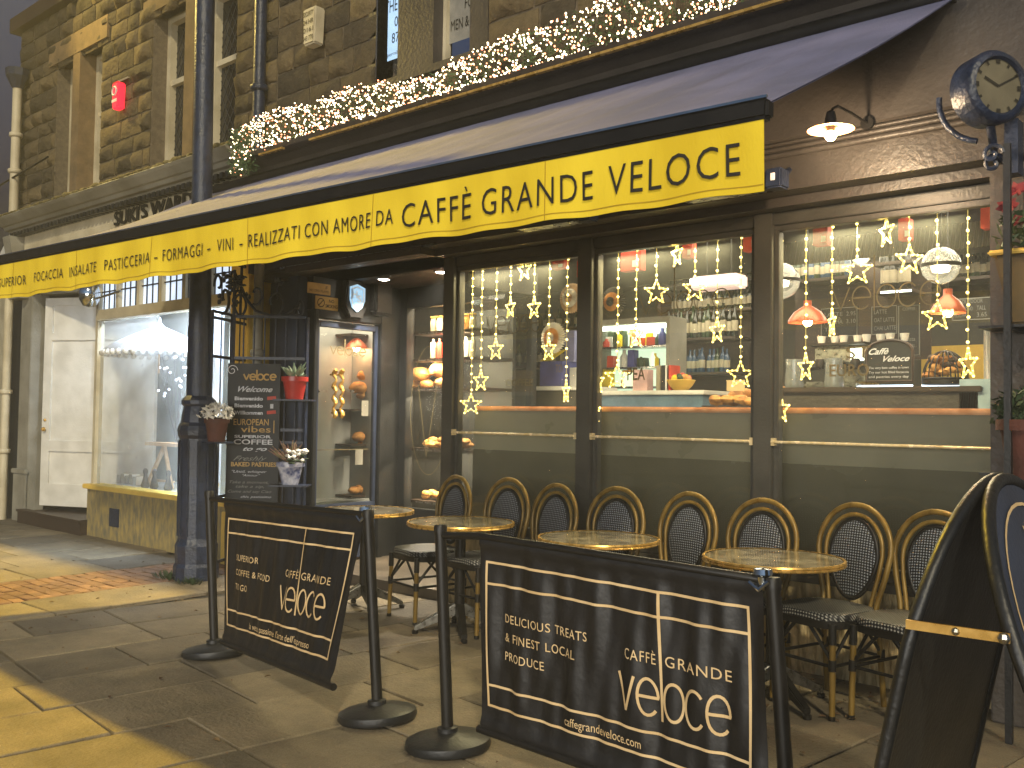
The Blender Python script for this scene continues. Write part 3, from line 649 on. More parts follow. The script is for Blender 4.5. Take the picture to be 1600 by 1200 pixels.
# fascia: deep dark box with cornice, brass trim line and mouldings
FX1 = 1.6
mb = M()
pr = [(WY+.3, 3.84), (4.78, 3.80), (4.80, 3.765), (4.92, 3.755), (5.0, 3.72), (5.0, 3.05), (5.03, 3.03), (5.03, 2.76), (5.16, 2.755), (5.16, 2.70), (WY+.3, 2.70)]
mb.prism([(BX, a, b) for a, b in pr], (FX1-BX, 0, 0)); fao = mb.build('fascia', 'facade', cafe)
bz = PY(850, 137, 4.79); 
mb = M()
for px0, px1 in ((406, 447), (484, 1560)):
    xa, xb = PY(px0, 240, 4.78).x, PY(min(px1, 1560), 30, 4.78).x; mb.box((xa, 4.765, 3.735), (xb, 4.798, 3.752))
mb.build('brass_trim', 'gold', fao)
mb = M(); mb.box((-7.2, 5.018, 2.752), (-5.2, 5.03, 2.768)); mb.build('steel_trim', 'steel', fao)
mb = M()
for z, r_ in ((2.955, .018), (2.99, .014), (3.02, .01)): mb.tube([(-3.6, 5.0, z), (-1.15, 5.0, z)], r_, 8)
mb.build('moulding', 'facade', fao, True)
# pilasters and frame
CX = PY(478, 600, WY).x
mb = M(); mb.box((BX, WY-.02, 0), (-7.22, WY+.1, 2.7)); mb.box((BX+.06, WY-.035, .3), (-7.28, WY-.021, 1.2)); mb.box((BX+.06, WY-.035, 1.4), (-7.28, WY-.021, 2.5)); mb.build('side_panel', 'navy', cafe, bevel=.006)
mb = M(); mb.box((-7.22, WY-.17, 0), (-7.07, WY-.06, 2.7)); mb.box((-7.24, WY-.19, 0), (-7.05, WY-.06, .25)); mb.box((-7.22, WY-.06, 0), (-7.11, WY+.02, 2.7)); mb.build('column', 'navy', cafe, bevel=.01)
wa, wb_, wc, wd_ = PY(705, 600, WY).x, PY(918, 600, WY).x, PY(1196, 600, WY).x, PY(1567, 600, WY).x
mb = M(); mb.box((wd_, 5.06, 0), (wd_+.16, WY+.1, 2.7)); mb.box((wd_+.16, 5.12, 0), (FX1, WY+.1, 2.7)); mb.box((wd_+.2, 5.095, .3), (FX1, 5.118, 1.15)); mb.build('side_pilaster', 'facade', cafe, bevel=.008)
mb = M(); mb.box((wa-.02, WY-.02, 0), (-.5, WY+.2, .52)); mb.build('stall_riser', 'riserstone', cafe)
mb = M(); mb.box((wa-.04, WY-.07, .521), (wd_-.002, WY+.2, .57)); mb.build('window_sill', 'frame', cafe, bevel=.006)
for (a, b, hw) in ((wa, wb_, .06), (wb_, wc, .06), (wc, wd_, .06)):
    wn = thing('window', None, None); wn.parent = cafe; wn.location = Vector((a, WY, .57))-cafe.location
    L, Rr = a+hw, b-hw
    if b == wd_: Rr = b-.004
    mb = M(); mb.box((a-hw+.003, WY-.05, .573), (L, WY+.07, 2.697)); mb.box((L, WY-.03, .573), (Rr, WY+.06, .64)); mb.box((L, WY-.03, 2.62), (Rr, WY+.06, 2.697)); mb.box((L, WY-.015, 2.585), (Rr, WY+.05, 2.62))
    mb.box((L, WY-.015, .64), (L+.03, WY+.05, 2.585)); mb.box((Rr-.03, WY-.015, .64), (Rr, WY+.05, 2.585)); mb.build('frame', 'frame', wn, bevel=.004)
    mb = M(); mb.add([(L+.03, WY+.01, .64), (Rr-.03, WY+.01, .64), (Rr-.03, WY+.01, 2.585), (L+.03, WY+.01, 2.585)], [(0, 1, 2, 3)]); mb.build('pane', 'glass', wn)
    mb = M(); mb.tube([(L+.0, WY-.045, 1.322), (Rr-.02, WY-.045, 1.322)], .009, 8); mb.box((L, WY-.05, 1.30), (L+.02, WY-.015, 1.345)); mb.box((Rr-.02, WY-.05, 1.30), (Rr, WY-.015, 1.345)); mb.build('brass_rail', 'rail', wn, True)
# bench back inside the glass with a copper capping
mb = M(); mb.box((wa+.1, 5.47, .1), (wd_+.3, 5.53, 1.495)); mb.build('bench_back', 'panel', cafe)
mb = M(); mb.box((wa+.1, 5.455, .55), (wd_+.3, 5.469, 1.19)); mb.build('bench_skirting', 'darkpanel', cafe)
mb = M(); mb.box((wa+.12, 5.44, 1.4951), (wd_+.3, 5.55, 1.53)); mb.build('copper_capping', 'copper', cafe, bevel=.01)
# porch
mb = M(); DX = -7.0
mb.box((DX-.1, WY+.80, 0), (DX, 6.32, 2.7)); mb.box((DX-.1, WY-.06, 2.40), (DX, WY+.80, 2.7)); mb.build('porch_wall', 'black', cafe)
mb = M(); mb.box((DX-.1, WY-.3, 2.70), (wa-.06, 6.4, 2.76)); mb.build('porch_ceiling', 'facade', cafe)
mb = M(); mb.box((DX, WY-.05, .0), (wa, 6.3, .08)); mb.build('porch_floor', 'floorin', cafe)
# door: framed, glazed, with paired brass handles, letter plates and applied lettering
do = thing('door', None, None); do.parent = cafe; do.location = Vector((DX, WY+.1, 0))-cafe.location
y0, y1 = WY-.058, WY+.799
mb = M(); mb.box((DX-.08, y0, 0), (DX+.035, y0+.05, 2.40)); mb.box((DX-.08, y1-.07, 0), (DX+.035, y1, 2.40)); mb.box((DX-.08, y0+.05, 2.32), (DX+.035, y1-.07, 2.40)); mb.build('frame', 'black', do, bevel=.008)
mb = M(); a, b = y0+.053, y1-.072; mb.box((DX-.05, a, .1), (DX, b, .62)); mb.box((DX-.05, a, .62), (DX, a+.035, 2.31)); mb.box((DX-.05, b-.035, .62), (DX, b, 2.31)); mb.box((DX-.05, a+.035, 2.25), (DX, b-.035, 2.31)); mb.build('leaf', 'navy', do, bevel=.005)
mb = M(); mb.add([(DX-.02, a+.035, .62), (DX-.02, b-.035, .62), (DX-.02, b-.035, 2.25), (DX-.02, a+.035, 2.25)], [(0, 1, 2, 3)]); mb.build('pane', 'clearglass', do)
for px in (523, 534):
    p = PX(px, 615, DX+.05); mb = M()
    pts = [p+Vector((.02*math.sin(t*1.3), .0, -.22+t*.022)) for t in range(21)]
    mb.tube(pts, [.017+.007*math.sin(i*1.1) for i in range(21)], 8)
    for q in (pts[2], pts[-3]): mb.tube([q, q+Vector((-.05, 0, 0))], .009, 6)
    mb.build('handle', 'gold', do, True)
mb = M()
for px in (505, 547): p = PX(px, 611, DX+.005); mb.box((DX-.001, p.y-.05, p.z-.012), (DX+.008, p.y+.05, p.z+.012))
mb.build('push_plate', 'steel', do)
fn = flat(PX(516, 553, DX-.012), (0, 1, 0), (0, 0, 1)); mb = M(); logo(mb, fn, .0, .42, 0, .075, .15, .012); mb.build('lettering', 'goldline', do)
mb = M(); p = PX(512, 690, DX-.012)
stroke(mb, line((0, 0), (.62, 0)), flat((DX-.012, a+.02, 1.12), (0, 1, 0), (0, 0, 1)), .006); mb.build('film_line', 'goldline', do)
# bread window at the back of the porch
BY = 6.3
bx0 = PY(634, 600, BY).x
mb = M(); mb.box((DX, BY, 0), (bx0, BY+.1, 2.7)); mb.box((bx0, BY, 0), (wa-.02, BY+.08, .55)); mb.box((bx0, BY, 2.5), (wa-.02, BY+.08, 2.7)); mb.box((bx0+.62, BY, .55), (bx0+.70, BY+.08, 2.5)); mb.box((wa-.08, BY, .55), (wa-.02, BY+.08, 2.5)); mb.build('bread_window_frame', 'black', cafe, bevel=.005)
mb = M(); mb.add([(bx0, BY+.04, .55), (wa-.08, BY+.04, .55), (wa-.08, BY+.04, 2.5), (bx0, BY+.04, 2.5)], [(0, 1, 2, 3)]); mb.build('bread_window_pane', 'clearglass', cafe)
fn = flat((bx0+.3, BY+.035, 1.5), (1, 0, 0), (0, 0, 1)); mb = M()
stroke(mb, arc(0, 0, .26, .62, 0, 360, 40), fn, .007); stroke(mb, line((-.16, .25), (-.03, -.45))+line((-.03, -.45), (.1, .25)), fn, .009); mb.build('film_emblem', 'goldline', cafe)
# downlights in the porch ceiling
for i, px in enumerate(((600, 428), (690, 415))):
    p = PZ(*px, 2.695) if False else PY(*px, 5.75); p.z = 2.70
    d = thing('downlight', ('round lit downlight in the porch ceiling above the glazed door', 'round lit downlight in the porch ceiling above the bread window')[i], 'downlight', p, 'porch downlights')
    mb = M(); mb.lathe([(.05, -.004), (.065, -.008), (.07, 0)], p, 20); mb.build('rim', 'steel', d); mb = M(); mb.lathe([(0, -.012), (.03, -.011), (.049, -.005)], p, 16); mb.build('lens', 'lens', d)
    spot('porch_downlight', p-Vector((0, 0, .03)), p-Vector((.1, .1, 2)), 110, (1, .9, .74), 110, .04, .7)
# side glazing of the bay and the room behind
mb = M(); mb.box((wa-.02, WY+.2, 0), (wa+.04, BY, .6)); mb.box((wa-.02, WY+.2, 2.5), (wa+.04, BY, 2.7)); mb.build('bay_return', 'frame', cafe)
mb = M(); mb.add([(wa+.01, WY+.2, .6), (wa+.01, BY, .6), (wa+.01, BY, 2.5), (wa+.01, WY+.2, 2.5)], [(0, 1, 2, 3)]); mb.build('return_pane', 'clearglass', cafe)
RB = 9.7
mb = M(); mb.box((-8.6, RB, 0), (2.2, RB+.1, 3.1)); mb.box((-8.7, WY+.1, 0), (-8.6, RB, 3.1)); mb.box((2.2, WY+.1, 0), (2.3, RB, 3.1)); mb.box((-8.6, 8.0, 0), (-7.1, 8.05, 3.1)); mb.build('interior_wall', 'wallin', cafe)
mb = M(); mb.box((-8.6, WY+.11, .0), (2.2, RB, .05)); mb.build('interior_floor', 'floorin', cafe)
mb = M(); mb.box((-8.6, WY+.31, 3.02), (2.2, RB, 3.08)); mb.build('interior_ceiling', 'ceilin', cafe)
mb = M(); ya = PY(1440, 540, RB-.02).x; mb.box((ya, RB-.03, .05), (2.2, RB-.001, 2.2)); mb.build('mustard_wall', 'yellowwall', cafe)
# gold film lettering on the panes
def film(s, px, py, ht, px2, bold=.01):
    mb = M(); p = PY(px, py, WY+.004); q = PY(px2, py, WY+.004); text(mb, s, flat(p, (1, 0, 0), (0, 0, 1)), 0, q.x-p.x, 0, ht, bold=bold); mb.build('window_lettering', 'goldline', cafe)
film('PEA', 980, 594, .085, 1008); film('ST', 1322, 560, .07, 1360); film('EURO', 1296, 588, .07, 1358); film('TION', 868, 582, .06, 918 if False else 880); film('COFFEE', 790, 603, .05, 832)
for (px0, px1, py) in ((760, 845, 523), (998, 1140, 492), (1300, 1470, 486)):
    mb = M(); p = PY(px0, py, WY+.004); q = PY(px1, py, WY+.004); logo(mb, flat(p, (1, 0, 0), (0, 0, 1)), 0, q.x-p.x, 0, .13, .3, .008); mb.build('window_logo', 'goldline', cafe)

# signs by the porch door (on the wall facing the pavement)
def psign(name, label, cat, px, wd, ht, m_, X=DX+.012, th=.012):
    c = PX(*px, X); t = thing(name, label, cat, c); b = M(); b.box((X-th, c.y-wd/2, c.z-ht/2), (X, c.y+wd/2, c.z+ht/2)); b.build('plate', m_, t, bevel=.004); return t, c
t, c = psign('wall_sign', 'brass NO SMOKING plate above the café door frame', 'sign', (511, 474), .26, .12, 'brassplate')
b = M(); fn = flat((c.x+.003, c.y-.13, c.z-.06), (0, 1, 0), (0, 0, 1)); text(b, 'NO', fn, .15, .21, .068, .03, bold=.02); text(b, 'SMOKING', fn, .11, .25, .02, .032, bold=.02); stroke(b, arc(.06, .06, .038, .038, 0, 360), fn, .008); stroke(b, line((.035, .035), (.085, .085)), fn, .008); b.build('lettering', 'ink', t)
t, c = psign('wall_sign', 'upper brass plate with a notched edge and fine print above the door', 'sign', (499, 451), .26, .10, 'brassplate')
b = M(); fn = flat((c.x+.003, c.y-.13, c.z-.05), (0, 1, 0), (0, 0, 1)); text(b, 'NO OPEN FLAMES', fn, .02, .24, .018, .022); text(b, 'F', fn, .2, .225, .05, .03); b.build('lettering', 'ink', t)
c = PX(557, 466, DX+.1); t = thing('alarm_box', 'black hexagonal alarm box with a lit shield beside the brass signs', 'alarm box', c)
b = M(); hexa = [(-.10, .17), (.08, .17), (.15, .06), (.12, -.12), (.07, -.19), (-.07, -.19), (-.13, -.08)]
b.prism([(c.x, c.y+u, c.z+v) for u, v in hexa], (-.09, 0, 0)); b.build('case', 'blackmetal', t, bevel=.012)
b = M(); sh = [(-.085, .10), (0, .13), (.095, .10), (.095, -.02), (.06, -.09), (0, -.13), (-.06, -.09), (-.085, -.02)]
b.prism([(c.x+.004, c.y+u, c.z+v) for u, v in sh], (.008, 0, 0)); so = b.build('shield', 'signglow', t)
b = M(); fn = flat((c.x+.014, c.y, c.z), (0, 1, 0), (0, 0, 1)); stroke(b, [(u*.8, v*.8) for u, v in sh+[sh[0]]], fn, .012); text(b, 'H', fn, -.06, .0, .0, .07, bold=.02); text(b, 'S', fn, .0, .05, -.04, .07, bold=.02); b.build('emblem', 'chalkwhite', t)
c = PX(601, 466, DX+.12); t = thing('speaker', 'dark wall speaker hung above the right end of the door', 'speaker', c); b = M(); b.box((c.x-.11, c.y-.11, c.z-.16), (c.x, c.y+.11, c.z+.16)); b.build('cabinet', 'black', t, bevel=.03); b = M(); b.box((c.x+.001, c.y-.09, c.z-.14), (c.x+.006, c.y+.09, c.z+.14)); b.build('grille', 'facade', t, bevel=.002)

# ================================================================== awning
XL, XR = -8.65, -1.43; YF0, YF1 = 2.95, 2.92; YB, ZB = 4.99, 3.60
zt = lambda u: 2.63+(2.485-2.63)*u
def fab(u, v):   # u along, v from wall to front bar
    x = XL+(XR-XL)*u; yf = YF0+(YF1-YF0)*u; y = YB+(yf-YB)*v; z = ZB+(zt(u)+.03-ZB)*v
    return Vector((x, y, z-(.018+.075*math.exp(-u*9))*math.sin(math.pi*v)*(.8+.2*math.sin(u*21))+.006*math.sin(u*150)*math.sin(math.pi*v)))
aw = thing('awning', 'grey canvas awning with a yellow CAFFÈ GRANDE VELOCE valance over the café front', 'awning', (-5, 4, 2.6))
mb = M(); mb.grid(fab, 180, 16); n = len(mb.v); 
mb.add([v-Vector((0, 0, .006)) for v in mb.v], [f[::-1] for f in mb.f]); mb.build('canvas', 'greyfab', aw, True)
mb = M(); mb.tube([(XL, YB, ZB+.02), (XR, YB, ZB+.02)], .05, 12); mb.build('roller', 'blackmetal', aw, True)
mb = M()
A = Vector((XL-.02, YF0, zt(0))); B = Vector((XR+.02, YF1, zt(1)))
mb.bar(A+Vector((0, -.02, 0)), B+Vector((0, -.02, 0)), .06, .07); mb.build('front_bar', 'blackmetal', aw, bevel=.012)
mb = M(); mb.bar(A+Vector((0, -.05, .036)), B+Vector((0, -.05, .036)), .009, .009); mb.build('bar_edge', 'chrome', aw)
VH = [.285, .25]
def val(u, v, o=0.0):  # u 0..1 along, v metres down
    x = XL+(XR-XL)*u; y = YF0+(YF1-YF0)*u-.035; h = VH[0]+(VH[1]-VH[0])*u
    wv = (.007*math.sin(u*62)+.004*math.sin(u*131+1))*min(1, v/h*1.1)
    return Vector((x, y-wv-o, zt(u)-.025-v+(.0045*math.sin(u*58+1)+.003*math.sin(u*131))*(v/h)))
mb = M(); mb.grid(lambda u, v: val(u, v*(VH[0]+(VH[1]-VH[0])*u)), 260, 5); n = len(mb.v); mb.add([v+Vector((0, .004, 0)) for v in mb.v], [f[::-1] for f in mb.f]); vo = mb.build('valance', 'yellowfab', aw, True)
LW = XR-XL
def vfn(u, v):
    uu_ = u/LW; return val(uu_, (VH[0]+(VH[1]-VH[0])*uu_)-v, .008)
def upx(px, py):
    # where along the valance a pixel column falls
    lo, hi = 0, 1
    for _ in range(40):
        m_ = (lo+hi)/2; q = val(m_, .12)-EYE; xx = 800+F*(q.dot(rr))/(q.dot(fd))
        if xx < px: lo = m_
        else: hi = m_
    return lo*LW
mb = M()
for va, vb in ((.012, .016), (.90, .915)): mb.grid(lambda u, v: val(u, (va+(vb-va)*v)*(VH[0]+(VH[1]-VH[0])*u), .0025), 260, 1)
for us in (.14, .29, .435, .58, .725, .87): mb.grid(lambda u, v: val(us+u*.0006, v*(VH[0]+(VH[1]-VH[0])*us), .0025), 1, 8)
mb.build('stitching', mat('seam_thread', '#b8961c', .9), vo)
for s, a_, b_, h, bold in (('SUPERIOR', -6, 68, .085, -.006), ('FOCACCIA', 78, 98+0, .085, -.006), ('INSALATE', 110, 152, .085, -.006), ('PASTICCERIA', 165, 236, .085, -.006), ('-', 243, 248, .085, -.006), ('FORMAGGI', 256, 318, .085, -.006), ('-', 326, 331, .085, -.006), ('VINI', 341, 366, .085, -.006), ('-', 376, 381, .085, -.006),
                           ('REALIZZATI', 390, 470, .074, -.004), ('CON AMORE DA', 478, 616, .076, -.004), ('CAFFÈ', 630, 738, .115, -.006), ('GRANDE', 755, 928, .117, -.006), ('VELOCE', 952, 1158, .12, -.006)):
    if s == 'FOCACCIA': a_, b_ = 55, 100
    if s == 'SUPERIOR': a_, b_ = 0, 42
    mb = M(); text(mb, s, vfn, upx(a_, 0), upx(b_, 0), (.062 if h > .1 else .09), h if h != .085 else .074, bold=bold, space=1.15); mb.build('lettering', 'ink', vo)
for (u_, dx) in ((.24, .9), (.94, -.9)):
    mb = M(); x = XL+LW*u_; p = Vector((x, 4.95, 3.42)); e = Vector((x+dx, 4.0, 3.0)); q = Vector((x, YF0+(YF1-YF0)*u_+.05, zt(u_)))
    mb.bar(p, e, .05, .035); mb.bar(e, q, .045, .03); mb.ball(e, .035, 8); mb.build('arm', 'blackmetal', aw)

# garland of fir and fairy lights along the cornice
gl = thing('fairy_light_garland', 'long fir garland wrapped in fairy lights along the café cornice', 'garland', (-5, 4.9, 3.85))
gx0, gx1 = PY(388, 210, 4.85).x, 1.2
fm = M(); bl = []; 
def gprof(u): # height and centre of the bundle
    return .24+.05*math.sin(u*17)+.03*math.sin(u*41)
fm2 = M()
for i in range(5200):
    u = rnd.random(); x = gx0+(gx1-gx0)*u; h = gprof(u); t = rnd.random()
    p = Vector((x, 4.78+.2*rnd.random(), 3.80+h*t)); d = Vector((rnd.uniform(-1, 1), rnd.uniform(-1, .3), rnd.uniform(-.4, 1))).normalized()*rnd.uniform(.03, .07); n = d.cross(Vector((rnd.random(), rnd.random(), rnd.random()))).normalized()*.007
    fm.add([p-n, p+n, p+d], [(0, 1, 2)])
for i in range(900):  # end of the garland trailing down at its left end
    p = Vector((gx0-.08+rnd.random()*.25, 4.70+.15*rnd.random(), 3.62+rnd.random()*.4)); d = Vector((rnd.uniform(-1, 1), rnd.uniform(-1, .3), rnd.uniform(-1, .6))).normalized()*.05; n = d.cross(Vector((0, 1, .3))).normalized()*.007
    fm.add([p-n, p+n, p+d], [(0, 1, 2)])
fo = fm.build('foliage', 'fir', gl); fo['kind'] = 'stuff'
wr = M(); rest = M(); restr = M(); protos = {}
def bulbmesh(r, m_):
    k = (r, m_)
    if k not in protos:
        b = M(); b.ball((0, 0, 0), r, 8); me = bpy.data.meshes.new('bulb'); me.from_pydata(b.v, [], b.f); me.materials.append(K[m_]); me.shade_smooth(); protos[k] = me
    return protos[k]
def bulb(parent, p, r, m_):
    o = bpy.data.objects.new('bulb', bulbmesh(r, m_)); C.objects.link(o); o.parent = parent; off = Vector((0, 0, 0)); q = parent
    while q is not None: off += q.location; q = q.parent
    o.location = Vector(p)-off; return o
pts = []
for s_ in range(9):       # nine runs of lights winding through the fir
    ph = rnd.random()*6; u = rnd.random()*.004
    while u < 1:
        h = gprof(u); x = gx0+(gx1-gx0)*u
        z = 3.80+h*(.5+.5*math.sin(u*(55+s_*7)+ph))*(1 if s_ else .08)+rnd.uniform(-.02, .02); y = 4.74+.10*rnd.random()+.08*(1-math.sin(min(1, (z-3.8)/h)*2.2))*rnd.random()
        pts.append(Vector((x, y, z))); u += rnd.uniform(.0012, .0033)
for i in range(75): pts.append(Vector((gx0-.08+rnd.random()**1.5*.3, 4.68+.12*rnd.random(), 3.60+rnd.random()*.42)))
rnd.shuffle(pts)
for i, p in enumerate(pts):
    red = rnd.random() < .28
    if i < 100: bulb(gl, p, .0068, 'ledred' if red else 'led')
    else: (restr if red else rest).ball(p, rnd.choice((.0045, .0055, .0068)), 6)
o = rest.build('bulbs', 'led', gl, True); o['kind'] = 'stuff'; o = restr.build('amber_bulbs', 'ledred', gl, True); o['kind'] = 'stuff'

# heaters under the fascia
def heater(px0, px1, label):
    p = PY(*px0, 4.86); q = PY(*px1, 4.86); p.z = q.z = (p.z+q.z)/2
    t = thing('patio_heater', label, 'heater', (p+q)/2, 'bar heaters under the awning')
    mb = M(); n = 10; poly = [(p.x, p.y-.075*math.cos(R(a)), p.z+.055*math.sin(R(a))) for a in range(-50, 231, 28)]
    mb.prism(poly, (q.x-p.x, 0, 0)); mb.build('housing', 'blackmetal', t, True)
    mb = M(); mb.prism([(p.x+.03, p.y-.05, p.z-.046), (p.x+.03, p.y+.05, p.z-.046), (p.x+.03, p.y+.03, p.z-.02), (p.x+.03, p.y-.03, p.z-.02)], (q.x-p.x-.06, 0, 0)); mb.build('reflector', 'steel', t)
    mb = M(); mb.box((q.x+.001, q.y-.05, q.z-.05), (q.x+.1, q.y+.06, q.z+.06)); mb.bar(q+Vector((.05, .05, 0)), q+Vector((.05, .17, .1)), .03); mb.build('bracket', 'iron', t, bevel=.01)
    mb = M(); mb.box((q.x+.04, q.y-.054, q.z-.01), (q.x+.065, q.y-.05, q.z+.03)); mb.build('lamp', 'chalkwhite', t)
heater((812, 352), (908, 335), 'black bar heater above the middle window, left of the longer one'); heater((1070, 303), (1200, 286), 'black bar heater right under the end of the yellow valance')

# pendant lamp on a swan neck, the clock
lp = PY(1298, 203, 4.5)
lm = thing('wall_lamp', 'lit copper saucer lamp on a swan neck right of the awning', 'lamp', lp)
mb = M(); mb.lathe([(.02, .03), (.05, .022), (.108, .004), (.112, 0), (.104, .0), (.05, .013), (.02, .017)], lp, 32, None, False); mb.build('lamp_shade', 'copper', lm, True)
mb = M(); mb.lathe([(.02, -.02), (.022, .02), (.028, .05), (.02, .09), (.0, .1)], lp, 16); mb.build('lamp_holder', 'blackmetal', lm, True)
mb = M(); mb.lathe([(0, -.055), (.018, -.05), (.027, -.035), (.027, -.02), (.018, -.005), (.014, .0)], lp, 16); mb.build('lamp_bulb', 'filament', lm, True)
mb = M(); mb.tube([lp+Vector((0, 0, .06)), lp+Vector((0, .02, .11)), lp+Vector((0, .08, .14)), lp+Vector((0, .25, .15)), lp+Vector((0, .5, .15))], .007, 8); mb.lathe([(.035, 0), (.035, .02), (0, .02)], lp+Vector((0, .49, .15)), 16, Matrix.Rotation(R(90), 3, 'X')); mb.build('swan_neck', 'blackmetal', lm, True)
point('swan_neck_lamp', lp-Vector((0, 0, .10)), 22, (1, .74, .46), .03)
ck = PY(1545, 141, 4.72); cw = thing('wall_clock', 'round cream faced clock on a dark scrolled bracket over the right window', 'clock', ck)
rot = Matrix.Rotation(R(90), 3, 'X'); rc = .135
mt = Matrix.Rotation(R(56), 3, 'Z') @ rot
mb = M(); mb.lathe([(rc, -.07), (rc+.03, -.06), (rc+.035, .05), (rc+.02, .07), (rc, .075), (rc-.01, .06)], ck, 48, mt, False); mb.build('rim', 'iron', cw, True)
mb = M(); mb.lathe([(rc-.005, .055), (0, .056)], ck, 48, mt); mb.lathe([(rc, -.06), (0, -.061)], ck, 48, mt); fo = mb.build('face', 'clockface', cw)
fn = lambda u, v: ck+(mt @ Vector((u, v, .060)))
mb = M()
for i in range(12):
    a = R(i*30); stroke(mb, [(.105*math.sin(a), .105*math.cos(a)), (.145*math.sin(a), .145*math.cos(a))], fn, .022 if i % 3 == 0 else .012)
stroke(mb, [(0, 0), (-.075, .035)], fn, .014); stroke(mb, [(0, 0), (.11, .06)], fn, .009); mb.build('hands', 'ink', fo)
mb = M(); b0_ = ck+Vector((0, .06, -.22)); mb.tube([ck+Vector((0, .02, -rc-.02)), b0_, b0_+Vector((-.02, .1, -.06)), b0_+Vector((0, .22, -.05))], .02, 8)
mb.tube([ck+Vector((.17*math.cos(R(a))*1.35-.0, .03, .17*math.sin(R(a))*1.35)) for a in range(175, 262, 8)], .014, 8)
for k in (0, 1): mb.tube([b0_+Vector((.05*math.cos(t*.4)*(1-t/22), -.01+.02*k, -.07+.05*math.sin(t*.4)*(1-t/22)-.04*k)) for t in range(20)], .010, 6)
mb.box((ck.x+.02, 4.9, ck.z-.36), (ck.x+.08, 5.0, ck.z-.1)); mb.build('bracket', 'iron', cw, True)

# ================================================================== street lamp column, gate, pots
lc = PZ(306, 905); lc = Vector((lc.x, lc.y, 0)); pt = PY(320, 30, lc.y)
ln = Vector(((pt.x-lc.x)/pt.z, 0, 1))*1.0
col = thing('lamp_column', 'tall blue black cast iron lamp column by the iron gate', 'lamp post', lc)
lean = Matrix(((1, 0, ln.x, lc.x), (0, 1, 0, lc.y), (0, 0, 1, 0), (0, 0, 0, 1)))
mb = M(); mb.lathe([(.10, 2.2), (.105, 1.6), (.12, 1.5), (.095, 1.52), (.095, 2.2), (.088, 3.2), (.085, 4.0), (.082, 7.2)], (0, 0, 0), 24).xf(lean); mb.build('pole', 'iron', col, True)
mb = M(); mb.lathe([(.19, 0), (.19, .12), (.175, .15), (.18, .30), (.165, .33), (.155, .36), (.15, .95), (.155, 1.22), (.17, 1.25), (.175, 1.29), (.165, 1.33), (.145, 1.36), (.14, 1.42), (.125, 1.50), (.145, 1.52), (.145, 1.55), (.12, 1.58), (.10, 1.60)], (0, 0, 0), 12).xf(lean); mb.build('base', 'iron', col, False)
mb = M()
for i in range(12): a = 2*math.pi*i/12; mb.tube([(.158*math.cos(a), .158*math.sin(a), .38), (.158*math.cos(a), .158*math.sin(a), 1.2)], .008, 5)
mb.xf(lean).build('ribs', 'iron', col, True)
# gate: two hinged leaves with scrolled tops
def gate(name, label, A, B, ztop, zs, bars, scroll, zmax):
    A = Vector((A.x, A.y, 0)); B = Vector((B.x, B.y, 0)); D = B-A; Ln = D.length; D.normalize()
    P = lambda u, z: A+D*u+Vector((0, 0, z))
    t = thing(name, label, 'gate', A); mb = M()
    mb.bar(P(0, .06), P(0, zmax), .028); mb.bar(P(Ln, .06), P(Ln, ztop), .028)
    for z in zs: mb.bar(P(.014, z), P(Ln-.014, z), .016, .026)
    mb.build('gate_frame', 'iron', t); mb = M()
    for i in range(bars): u = Ln*(i+1)/(bars+1); mb.tube([P(u, zs[-1]), P(u, zs[0])], .0075, 6)
    mb.build('bars', 'iron', t, True); mb = M()
    for pts, r_ in scroll: mb.tube([P(u*Ln, ztop+v) for u, v in pts], r_*1.35, 7)
    mb.build('scrollwork', 'iron', t, True); return t, P, Ln, D
def spiral(cu, cv, r0_, r1_, a0, a1, n=26, asp=1.0): return [(cu+(r0_+(r1_-r0_)*i/n)*math.cos(R(a0+(a1-a0)*i/n))*asp, cv+(r0_+(r1_-r0_)*i/n)*math.sin(R(a0+(a1-a0)*i/n))) for i in range(n+1)]
gB = Vector((-7.07, 5.12, 0)); gA = Vector((-7.50, 4.62, 0))
gY = 4.62
def onray(px, py, Pfix, D):   # where the pixel ray meets the vertical plane through Pfix along D
    v = ray(px, py); n = Vector((D.y, -D.x, 0)); t = (Pfix-EYE).dot(n)/v.dot(n); return EYE+v*t
D2 = Vector((.75, .66, 0)).normalized(); fixp = Vector((-7.08, 5.10, 0))
gL = onray(360, 700, fixp, D2); gR = onray(476, 700, fixp, D2); zT = onray(420, 495, fixp, D2).z
sc2 = [(spiral(.86, .07, .02, .085, 60, 430, asp=1.05)[::-1]+[(.70, .03), (.5, .01), (.3, .05), (.16, .16), (.10, .26)], .010), (spiral(.55, .13, .12, .05, -90, 200, asp=1.1), .009), (spiral(.30, .20, .10, .04, -120, 160, asp=1.0), .009), ([(.58, .16), (.57, .25), (.60, .30)], .007), (spiral(.06, .12, .12, .03, -60, 240), .009), ([(0, 0), (0, .30), (0, .42)], .010)]
t2, P2f, L2, D2 = gate('iron_gate', 'dark wrought iron gate leaf with shelves of flower pots behind the chalkboard', gL, gR, zT, [zT, onray(420, 560, fixp, D2).z, onray(460, 672, fixp, D2).z, onray(460, 692, fixp, D2).z, onray(460, 741-45, fixp, D2).z-.05, onray(460, 757, fixp, D2).z, .1], 6, sc2, zT)
mb = M()
for i in range(36):
    a = rnd.random()*6.3; b_ = rnd.random()*2.2; r_ = .03+.05*rnd.random(); p = P2f(0.02*L2, zT+.30)+Vector((math.cos(a)*r_, math.sin(a)*r_, r_*math.cos(b_))); mb.ball(p, .02, 6, (1.3, 1.3, .5), .4)
mb.build('iron_rose', 'iron', t2)
mb = M(); q = P2f(L2*.60, zT+.30)
for i in range(5): mb.ball(q+Vector((.02*math.cos(i*1.25), .02*math.sin(i*1.25), .01*i)), .028, 6, (1.2, 1.2, .7))
